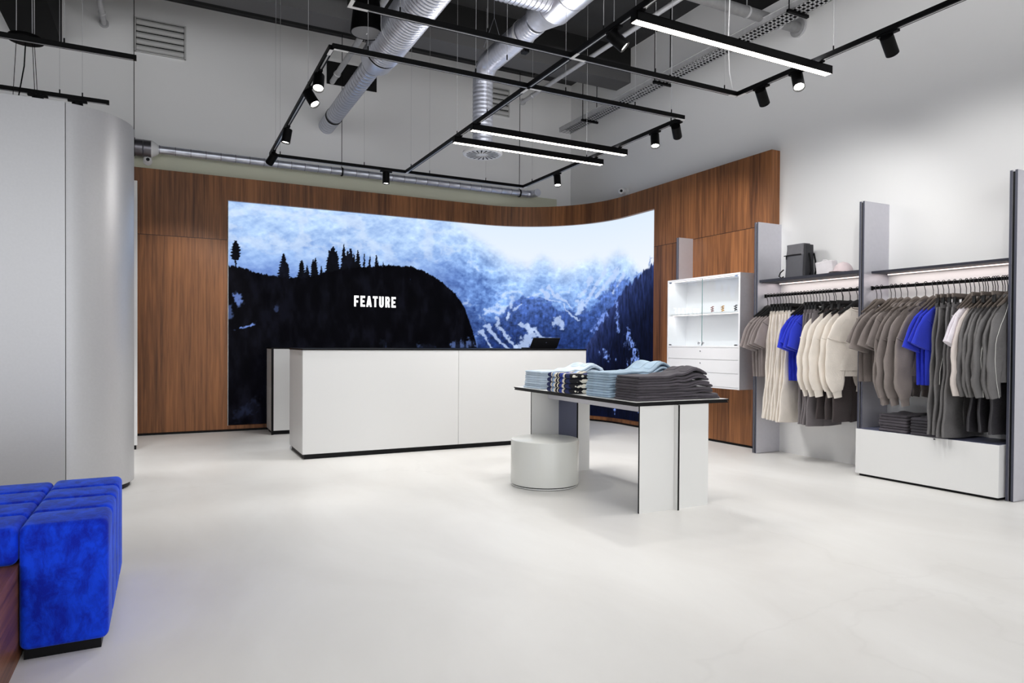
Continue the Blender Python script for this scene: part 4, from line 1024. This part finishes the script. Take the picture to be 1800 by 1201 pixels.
for p, q in (((.985, 4.09), (XR, 4.09)), ((.985, .6), (.985, 4.0725)), ((XM, .6), (XM, 4.0725)), ((XM, 4.1075), (XM, 4.7125)), ((XR, .6), (XR, 4.0725))): track_bar(t, p, q)
wires(t, [(1.9, 4.09), (2.2, 4.4), (3.3, 4.09), (4.0, 4.09), (XR, 3.2), (XM, 3.7), (1.3, 4.09)])
wpart('power_cable', MB().tube([(4.05, 4.09, 5.36), (4.05, 4.09, 4.0), (4.03, 4.085, 3.6), (4.05, 4.09, 3.35), (4.09, 4.09, 3.2)], .0045, 6), M_plast, t)
joints(t, [(.985, 4.09, 1, -1), (XM, 4.09, 1, -1), (XR, 4.09, -1, -1)])
t = thing('light_track', 'short black light track in the upper left corner in front of the fitting room', 'light track', (-1.5, 5.59, ZK))
track_bar(t, (-3.5, 5.59), (-.184, 5.59)); wires(t, [(-.62, 5.59), (-1.6, 5.59)])
t = thing('light_track', 'black light track just above the top edge of the fitting room', 'light track', (-1.7, 6.745, ZK))
track_bar(t, (-3.5, 6.745), (-.426, 6.745)); wires(t, [(-.78, 6.745), (-.62, 6.745), (-1.8, 6.745)])

# linear lamps
def linear(label, x0, x1, y, power):
    t = thing('linear_lamp', label, 'lamp', ((x0+x1)/2, y, 3.1), 0, 'linear lamps under the tracks')
    z0, z1 = 3.098, 3.155
    wpart('housing', MB().box((x0, y-.032, z0+.004), (x0+.004, y+.032, z1)).box((x1-.004, y-.032, z0+.004), (x1, y+.032, z1)).box((x0, y-.032, z0), (x1, y-.028, z1)).box((x0, y+.028, z0), (x1, y+.032, z1)).box((x0, y-.032, z1-.004), (x1, y+.032, z1)), M_track, t)
    d = wpart('diffuser', box((x0+.004, y-.028, z0+.002), (x1-.004, y+.028, z0+.012)), M_diff, t); d['label'] = 'glowing warm white diffuser'
    for x in (XM, XR): wpart('track_adapter', box((x-.016, y-.05, z1), (x+.016, y+.05, ZK-.0335)), M_track, t)
    a = area('linear_lamp_light', ((x0+x1)/2, y, z0-.002), x1-x0-.02, .05, power)
    area('added_linear_upfill', ((x0+x1)/2, y, z1+.002), x1-x0-.1, .02, 16 if y < 4 else 8, rot=(PI, 0, 0))  # added upward glow lifting the upper walls, not known of these fixtures
    return t
linear('linear lamp nearest the camera, top right, glowing white underneath', 2.52, 4.26, 3.33, 15)
linear('upper of the two parallel linear lamps over the cash desk', 2.5, 4.24, 5.72, 24)
linear('lower of the two parallel linear lamps over the cash desk', 2.5, 4.24, 6.15, 24)

# spotlights
def spot(label, x, y, target, axis, power=40, size=70, on=True, side=0):
    t = thing('track_spotlight', label, 'spotlight', (x, y, ZK-.034), 0, 'black track spotlights')
    zb = ZK-.0365
    if axis == 'x': ad = MB().box((x-.07, y-.016, zb-.014), (x+.07, y+.016, zb))
    else: ad = MB().box((x-.016, y-.07, zb-.014), (x+.016, y+.07, zb))
    wpart('track_adapter', ad, M_track, t)
    pv = Vector((x, y, ZK-.088))
    wpart('stem', MB().cyl((x, y, zb-.014), tuple(pv), .009, 10), M_track, t)
    d = (Vector(target)-pv).normalized()
    a, b = pv-d*.035, pv+d*.098
    r = .041
    h = wpart('head', MB().lathe([(0, 0), (r-.003, 0), (r, .003), (r, .133), (r-.004, .133), (r-.006, .118), (0, .118)], a, d, 28), M_track, t, smooth=.6)
    lens = wpart('lens', MB().lathe([(0, .1185), (r-.0065, .1185), (r-.0065, .121), (0, .124)], a, d, 24), M_lens if on else M_dark, t, smooth=.6)
    if on:
        l = bpy.data.lights.new('spotlight_beam', 'SPOT'); l.energy = power; l.spot_size = math.radians(size); l.spot_blend = .6; l.shadow_soft_size = .03; l.color = (1, .99, .975)
        o = bpy.data.objects.new('spotlight_beam', l); C.objects.link(o)
        o.matrix_world = Matrix.Translation(b+d*.003) @ d.to_track_quat('-Z', 'Y').to_matrix().to_4x4()
spot('upper of the pair of spotlights on the left side track, facing the camera', XL, 5.18, (.7, 4.1, 1.0), 'y', 40)
spot('lower of the pair of spotlights on the left side track, lens tipped down right', XL, 5.55, (1.9, 4.6, 1.2), 'y')
spot('single spotlight low on the left side track above the cash desk', XL, 6.64, (.5, 6.7, 0), 'y', 105, 84)
spot('spotlight at the far left corner of the track aimed at the walnut wall', XL, 7.55, (-.05, 9.3, 1.25), 'y', 68, 62)
spot('spotlight on the far back track pointing straight down over the desk', 2.31, 7.78, (2.31, 7.75, 0), 'x')
spot('far spotlight on the right side track in front of the curved wall', XR-.0, 6.93, (3.9, 6.2, .4), 'y')
spot('bright spotlight on the right side track by the track corner', XR, 5.13, (3.7, 4.4, .7), 'y')
spot('spotlight at the right track corner, turned to the walnut wall', XR, 4.83, (5.77, 6.2, 1.9), 'y', 60, 70)
spot('square looking spotlight left of the bright one under the front right track', XR, 3.84, (5.9, 4.6, 1.6), 'y', 33, 100)
spot('bright spotlight under the right end of the nearest linear lamp', XR, 3.5, (3.2, 2.2, .4), 'y')
spot('spotlight on the track at the top right edge of the photo', XR, 2.8, (5.9, 3.2, 1.6), 'y', 33, 100)
spot('spotlight on the middle track tilted sideways, lens lit', XM, 3.58, (3.6, 2.9, 1.9), 'y', 25)
spot('left one of two spotlights half hidden behind the fitting room edge', -.93, 6.745, (-.9, 7.0, 0), 'x')
spot('right one of two spotlights half hidden behind the fitting room edge', -.655, 6.745, (-.6, 7.0, 0), 'x')
# more spotlights stand behind the photographer on the same tracks
for x, y, tg in ((XR, 1.9, (5.9, 2.2, 1.4)), (.985, 2.6, (.4, 3.6, 0)), (.985, 1.2, (1.5, 2.6, 0)), (XM, 1.6, (3.4, 2.4, 0))):
    l = bpy.data.lights.new('spotlight_beam', 'SPOT'); l.energy = 22; l.spot_size = 1.1; l.spot_blend = .4; l.shadow_soft_size = .03; l.color = (1, .99, .975)
    o = bpy.data.objects.new('spotlight_beam', l); C.objects.link(o); p = Vector((x, y, 3.05))
    o.matrix_world = Matrix.Translation(p) @ (Vector(tg)-p).to_track_quat('-Z', 'Y').to_matrix().to_4x4()

# round pendant canopy over the fitting room
t = thing('pendant_canopy', 'round black pendant canopy with wires in the upper left corner', 'lamp', (-.975, 6.5, 3.5))
wpart('disc', MB().lathe([(0, .03), (.115, .03), (.12, .02), (.12, 0), (0, 0)], (-.975, 6.5, 3.5), seg=36), M_track, t, smooth=.6)
for dx, dy in ((-.06, 0), (.05, .05), (.05, -.05)):
    wpart('ceiling_rod', MB().cyl((-.975+dx, 6.5+dy, 3.53), (-.975+dx*.9, 6.5+dy, 5.36 if -.975+dx > -1.07 else 4.6), .003, 6), M_galv2, t)
    wpart('lamp_wire', MB().cyl((-.975+dx, 6.5+dy, 3.5), (-.975+dx*2, 6.5+dy*2, 2.3), .0025, 6), M_track, t)
wpart('cable', MB().tube([(-.975, 6.5, 3.5), (-.985, 6.5, 3.3), (-1.03, 6.5, 3.0), (-1.04, 6.5, 2.3)], .005, 6), M_track, t)
wpart('ring_lamp', MB().tube([(-.975+.12*math.cos(q), 6.5+.12*math.sin(q), 2.29) for q in [2*PI*k/40 for k in range(41)]], .02, 8, caps=False), M_track, t, smooth=1)

# ------------------------------------------------------------------ ducts, pipes, tray
def ribbed(p0, p1, prof, pitch=.06, amp=.004, seg=36, w=.008):
    """round duct from p0 to p1; prof = [(distance, radius)]; raised seams every pitch"""
    L = (Vector(p1)-Vector(p0)).length; d = (Vector(p1)-Vector(p0)).normalized(); pts = []
    R = lambda h: np.interp(h, [a for a, _ in prof], [b for _, b in prof])
    h = 0; mb = MB(); mb.cur = 1
    while h < L:
        pts += [(R(h), h), (R(h)+amp, h+w*.5), (R(h), h+w)]
        if amp < .005 or pitch > .1: mb.lathe([(R(h)+.0005, h+w), (R(h)+.0012, h+w+.001), (R(h)+.0012, h+w+.0035), (R(h)+.0005, h+w+.0045)], p0, d, seg)
        h += pitch
    pts.append((R(L), L)); mb.cur = 0
    return mb.lathe(pts, p0, d, seg)
t = thing('air_duct', 'silver round air duct running from the back wall over the black pendant speaker', 'duct', (1.967, 7, 4.107))
DX, DZ = 1.967, 4.107
wpart('narrow_section', ribbed((DX, 9.449, DZ), (DX, 7.12, DZ), [(0, .105), (3, .105)], .085, .0018), [M_galv, M_seam], t, smooth=.7)
wpart('reducer', MB().lathe([(.104, 0), (.112, .01), (.168, .14), (.17, .15), (.17, .36)], (DX, 7.12, DZ), (0, -1, 0), 40), M_galv, t, smooth=.7)
wpart('clamp_ring', MB().lathe([(.108, -.02), (.112, -.02), (.112, .02), (.108, .02)], (DX, 8.98, DZ), (0, -1, 0), 40), M_track, t)
wpart('clamp_ring', MB().lathe([(.172, -.012), (.177, -.012), (.177, .012), (.172, .012)], (DX, 6.74, DZ), (0, -1, 0), 40), M_track, t)
wpart('flexible_section', ribbed((DX, 6.77, DZ), (DX, 2.5, DZ), [(0, .172), (.1, .176), (5, .176)], .05, .009, 40, .03), [M_galv, M_seam], t, smooth=.9)
wp = MB()
for y in (6.2, 4.4): wp.tube([(DX-.18, y, 5.36), (DX-.18, y, DZ)]+[(DX-.18*math.cos(q), y, DZ-.18*math.sin(q)) for q in [PI*k/12 for k in range(13)]]+[(DX+.18, y, 5.36)], .004, 6)
wpart('hanger_strap', wp, M_galv2, t)

t = thing('air_duct', 'silver flexible duct dropping from the ceiling to a round diffuser', 'duct', (3.13, 6.857, 3.3))
ex, ey, ez = 3.13, 6.857, 4.20
mb = MB(); P = []; RR = []
k = 0
zz = 3.29
while zz < ez-.22: P += [(ex, ey, zz), (ex, ey, zz+.012), (ex, ey, zz+.024)]; RR += [.110, .1145, .110]; zz += .045
for i in range(13):
    q = PI/2*i/12; P.append((ex, ey-.2+.2*math.cos(q), ez-.2+.2*math.sin(q))); RR.append(.113)
yy = ey-.24
while yy > 5.62: P += [(ex, yy, ez), (ex, yy-.012, ez), (ex, yy-.024, ez)]; RR += [.112, .117, .112]; yy -= .05
mb.tube(P, RR, 32); wpart('flexible_duct', mb, M_galv, t, smooth=.9)
wpart('collar', MB().lathe([(.12, -.02), (.126, -.02), (.126, .02), (.12, .02)], (ex, 5.9, ez), (0, -1, 0), 36), M_galv2, t)
wpart('damper_box', MB().box((ex+.075, 6.02, ez-.12), (ex+.13, 6.1, ez-.05)), M_track, t)
ws = MB(); ws.tube([(ex-.01, 6.55, 5.36), (ex-.01, 6.55, 4.62)], .003, 5); ws.tube([(ex-.13, 6.55, 4.28), (ex-.01, 6.55, 4.62), (ex+.1, 6.55, 4.3)], .003, 5)
wpart('hanging_wire', ws, M_galv, t)
df = MB(); df.lathe([(0, -.012), (.05, -.012), (.06, -.002), (.1, -.014), (.205, -.016), (.22, -.006), (.222, .012), (.115, .03), (.112, .06)], (ex, ey, 3.25), seg=48)
dp = wpart('diffuser', df, M_plast, t, smooth=.5); dp['label'] = 'white round swirl diffuser'
fn_ = MB()
for k in range(20):
    a = 2*PI*k/20; c_, s_ = math.cos(a), math.sin(a); p, q = (ex+.07*c_, ey+.07*s_), (ex+.18*math.cos(a+.16), ey+.18*math.sin(a+.16)); n_ = (-s_*.009, c_*.009)
    fn_.add([(p[0]-n_[0]*.4, p[1]-n_[1]*.4, 3.2325), (p[0]+n_[0]*.4, p[1]+n_[1]*.4, 3.2325), (q[0]+n_[0], q[1]+n_[1], 3.2325), (q[0]-n_[0], q[1]-n_[1], 3.2325)], [(3, 2, 1, 0)])
obj('swirl_slot', fn_, M_beamb, dp, off=tuple(t.location))

t = thing('duct_manifold', 'wide silver duct at the top middle feeding the flexible duct', 'duct', (3.13, 4.8, 4.2))
wpart('main_section', ribbed((ex, 5.62, ez+.02), (ex, 2.3, ez+.02), [(0, .125), (.03, .185), (4, .185)], .3, .004), [M_galv, M_seam], t, smooth=.7)
wpart('branch', ribbed((ex-.05, 5.2, ez+.06), (1.95+.3, 5.2, ez+.06), [(0, .18), (2, .18)], .045, .006), [M_galv, M_seam], t, smooth=.9)

t = thing('vent_pipe', 'long silver vent pipe running along the top of the walnut wall', 'pipe', (2.5, 9.25, 3.47))
mb = ribbed((-.07, 9.25, 3.463), (4.98, 9.25, 3.463), [(0, .05), (6, .05)], .17, .0012, 28); wpart('thin_section', mb, [M_galv, M_seam], t, smooth=.7)
wpart('wide_section', ribbed((-.9, 9.25, 3.457), (-.15, 9.25, 3.457), [(0, .1), (2, .1)], .22, .004, 32), [mat('dark_galvanised', (120, 118, 124), .35, metal=.85), M_seam], t, smooth=.7)
wpart('reducer_cone', MB().lathe([(.1, 0), (.1, .01), (.055, .075), (.05, .08)], (-.15, 9.25, 3.457), (1, 0, 0), 32), M_plast, t, smooth=.7)
el = MB(); el.tube([(4.98, 9.25, 3.463)]+[(4.98+.1*math.sin(q), 9.25-.1+.1*math.cos(q), 3.463) for q in [PI/2*k/8 for k in range(1, 9)]]+[(5.08, 9.08, 3.463)], .056, 22)
wpart('elbow', el, M_galv, t, smooth=.9)
for x in (-.33, 2.13, 4.85):
    r_ = .105 if x < 0 else .055
    hg = MB(); hg.lathe([(r_, -.01), (r_+.004, -.01), (r_+.004, .01), (r_, .01)], (x, 9.25, 3.46), (1, 0, 0), 28); hg.cyl((x, 9.25, 3.46+r_), (x, 9.25, 5.36), .0045, 6)
    wpart('hanger_rod', hg, M_track, t)

# cable tray along the right wall
t = thing('cable_tray', 'perforated metal cable tray hanging along the right wall', 'cable tray', (5.43, 6, 4.37))
tx0, tx1, ty0, ty1, tz = 5.335, 5.535, 1.5, 8.88, 4.365
tr = MB()
for x in (tx0, tx0+.062, tx0+.118, tx1-.02): tr.box((x, ty0, tz), (x+.02, ty1, tz+.002))
y = ty0; k = 0
while y < ty1-.02:
    tr.box((tx0, y, tz), (tx1, y+.016, tz+.0021)); y += .05
wpart('perforated_base', tr, M_galv2, t)
wpart('side_rail', MB().box((tx0, ty0, tz), (tx0+.002, ty1, tz+.062)).box((tx0-.012, ty0, tz+.06), (tx0, ty1, tz+.062)), M_galv2, t)
wpart('side_rail', MB().box((tx1-.002, ty0, tz), (tx1, ty1, tz+.062)).box((tx1, ty0, tz+.06), (tx1+.012, ty1, tz+.062)), M_track, t)
for y in (2.6, 4.6, 6.6, 8.2):
    hr = MB().cyl((tx0-.02, y, tz-.02), (tx0-.02, y, 5.36), .006, 6).cyl((tx1+.02, y, tz-.02), (tx1+.02, y, 5.36), .006, 6).box((tx0-.04, y-.015, tz-.03), (tx1+.04, y+.015, tz-.002))
    wpart('trapeze_hanger', hr, M_track, t)
for i, (x, r_) in enumerate(((5.37, .011), (5.4, .008), (5.43, .01), (5.47, .009))):
    w = wpart('cable', MB().tube([(x+.012*math.sin(yy*1.7+i), yy, tz+.012+.01*abs(math.sin(yy*2.3+i))) for yy in np.linspace(ty0, ty1-.1, 40)], r_, 6), M_track, t)

def pipe(label, pts, r, ends=True, M=None, rods=()):
    t = thing('sprinkler_pipe', label, 'pipe', pts[0])
    wpart('tube', MB().tube(pts, r, 18), M or M_galv2, t, smooth=.9)
    d = (Vector(pts[0])-Vector(pts[-1])).normalized()
    if ends: wpart('flange', MB().lathe([(r, -.03), (r*1.7, -.03), (r*1.7, -.001), (r, -.001)], pts[0], d, 20), M_galv2, t, smooth=.6)
    cl = Vector(pts[0])-d*.3
    wpart('coupling', MB().lathe([(r, -.025), (r*1.3, -.02), (r*1.3, .02), (r, .025)], cl, d, 20), M_galv2, t, smooth=.6)
    for k in rods:
        p = Vector(pts[0])-d*k
        wpart('hanger_rod', MB().cyl((p.x, p.y, p.z+r), (p.x, p.y, 5.36), .005, 6).lathe([(r, -.012), (r+.004, -.012), (r+.004, .012), (r, .012)], p, d, 20), M_galv2, t)
pipe('thin grey pipe crossing under the middle of the dark ceiling', [(4.545, 8.6, 4.6), (4.6, 2.2, 4.6)], .027, rods=(2.2, 3.6))
pipe('thick grey pipe reaching the right wall at the top of the photo', [(5.9, 4.972, 4.461), (2.2, 4.972, 4.461)], .055, M=mat('painted_grey_pipe', (140, 140, 141), .5, metal=.4, var=.1, vscale=20), rods=(.75,))
pipe('short grey pipe meeting the back wall at the top left', [(-.649, 9.45, 4.928), (-.649, 5.5, 4.928)], .03)
pipe('grey pipe passing through the black wall opening beside the air duct', [(2.035, 9.42, 4.715), (2.035, 4.5, 4.715)], .035, ends=False, rods=(1.6,))

q_ = (2.251, 7.8, 4.43)
t = thing('sprinkler', 'small white sprinkler valve beside the narrow end of the air duct', 'sprinkler', q_)
sb = MB(); sb.cyl((q_[0], q_[1], q_[2]-.05), (q_[0], q_[1], q_[2]+.05), .012, 10); sb.box((q_[0]-.035, q_[1]-.02, q_[2]-.012), (q_[0]+.035, q_[1]+.02, q_[2]+.006))
wpart('valve', sb, M_galv2, t)
wpart('tag', MB().box((q_[0]+.03, q_[1]-.01, q_[2]-.025), (q_[0]+.1, q_[1]+.01, q_[2]-.005)), M_plast, t)
wpart('hanging_rod', MB().cyl((q_[0], q_[1], q_[2]+.05), (q_[0], q_[1], 5.36), .004, 6), M_galv2, t)
# wall opening and louvre vents
struct('trim_opening', MB().box((1.965, 9.435, 4.69), (2.66, 9.4495, 5.0)), M_dark, 'black rectangular opening high in the back wall')
struct('trim_lintel', MB().box((1.965, 9.43, 5.0), (2.66, 9.4495, 5.045)), M_wall)
def louvre(label, x0, x1, z0, z1):
    t = thing('wall_vent', label, 'vent', ((x0+x1)/2, 9.44, z0), 0, 'louvred vents in the back wall')
    wpart('backing', box((x0, 9.436, z0), (x1, 9.4495, z1)), M_beamb, t)
    n = 5; h = (z1-z0)/n
    for i in range(n):
        mb = MB(); R = []
        for k in range(9):
            q = PI*k/8; R.append([(x, 9.436-.03*math.sin(q), z0+h*(i+.12)+h*.4-h*.42*math.cos(q)) for x in (x0+.012, x1-.012)])
        mb.grid(R); wpart('slat', mb, M_vent, t, smooth=1.2)
    fr = MB().box((x0-.012, 9.42, z0-.012), (x0+.008, 9.4495, z1+.012)).box((x1-.008, 9.42, z0-.012), (x1+.012, 9.4495, z1+.012)).box((x0, 9.42, z1), (x1, 9.4495, z1+.012)).box((x0, 9.42, z0-.012), (x1, 9.4495, z0))
    wpart('frame', fr, M_vent, t)
louvre('white louvred vent at the upper left of the back wall', -.325, .22, 4.675, 5.065)
louvre('white louvred vent behind the flexible duct on the back wall', 4.2, 4.748, 4.675, 5.07)

# pendant speaker
t = thing('pendant_speaker', 'black pendant speaker with round grey grille at the top of the photo', 'speaker', (1.69, 6.35, 4.06))
sx, sy, sz = 1.69, 6.34, 4.06
wpart('housing', MB().lathe([(0, .42), (.07, .42), (.11, .39), (.15, .02), (.152, .004), (.146, 0), (.14, .004)], (sx, sy, sz), seg=44), M_track, t, smooth=.6)
wpart('grille', MB().lathe([(.141, .004), (.07, -.001), (0, -.002)], (sx, sy, sz), seg=44), mat('grey_speaker_grille', (120, 120, 122), .7, bump=.3, bscale=500), t, smooth=1)
wpart('badge', MB().box((sx-.004, sy-.014, sz-.0045), (sx+.004, sy+.014, sz-.0022)), M_lam, t)
wpart('hanging_rod', MB().cyl((sx, sy, sz+.42), (sx, sy, 5.36), .006, 8), M_track, t)

# security cameras
def seccam(label, base, d, look):
    base = Vector(base); d = Vector(d); look = Vector(look).normalized(); t = thing('security_camera', label, 'camera', tuple(base))
    wpart('mount', MB().lathe([(0, 0), (.05, 0), (.05, .02), (.035, .03), (0, .03)], base, d, 24), M_plast, t, smooth=.6)
    c_ = base+d*.095
    wpart('neck', MB().cyl(tuple(base+d*.02), tuple(c_), .026, 18), M_plast, t, smooth=.6)
    wpart('ball', MB().sup(tuple(c_), (.047, .047, .047), 1, 1, 24, 14), M_plast, t, smooth=2)
    wpart('lens_ring', MB().lathe([(.028, .036), (.03, .046), (.024, .05), (.02, .046)], c_, look, 24), M_plast, t, smooth=.6)
    wpart('lens', MB().lathe([(0, .048), (.018, .047), (.022, .04)], c_, look, 20), M_black, t, smooth=.8)
seccam('white security camera at the left above the walnut wall', (-.19, 9.384, 3.335), (0, -1, 0), (.1, -1, -.15))
seccam('white security camera on the right wall above the curved walnut wall', (5.899, 7.93, 3.335), (-1, 0, 0), (-.75, -1, -.15))
# hanging loose wires by the track corner
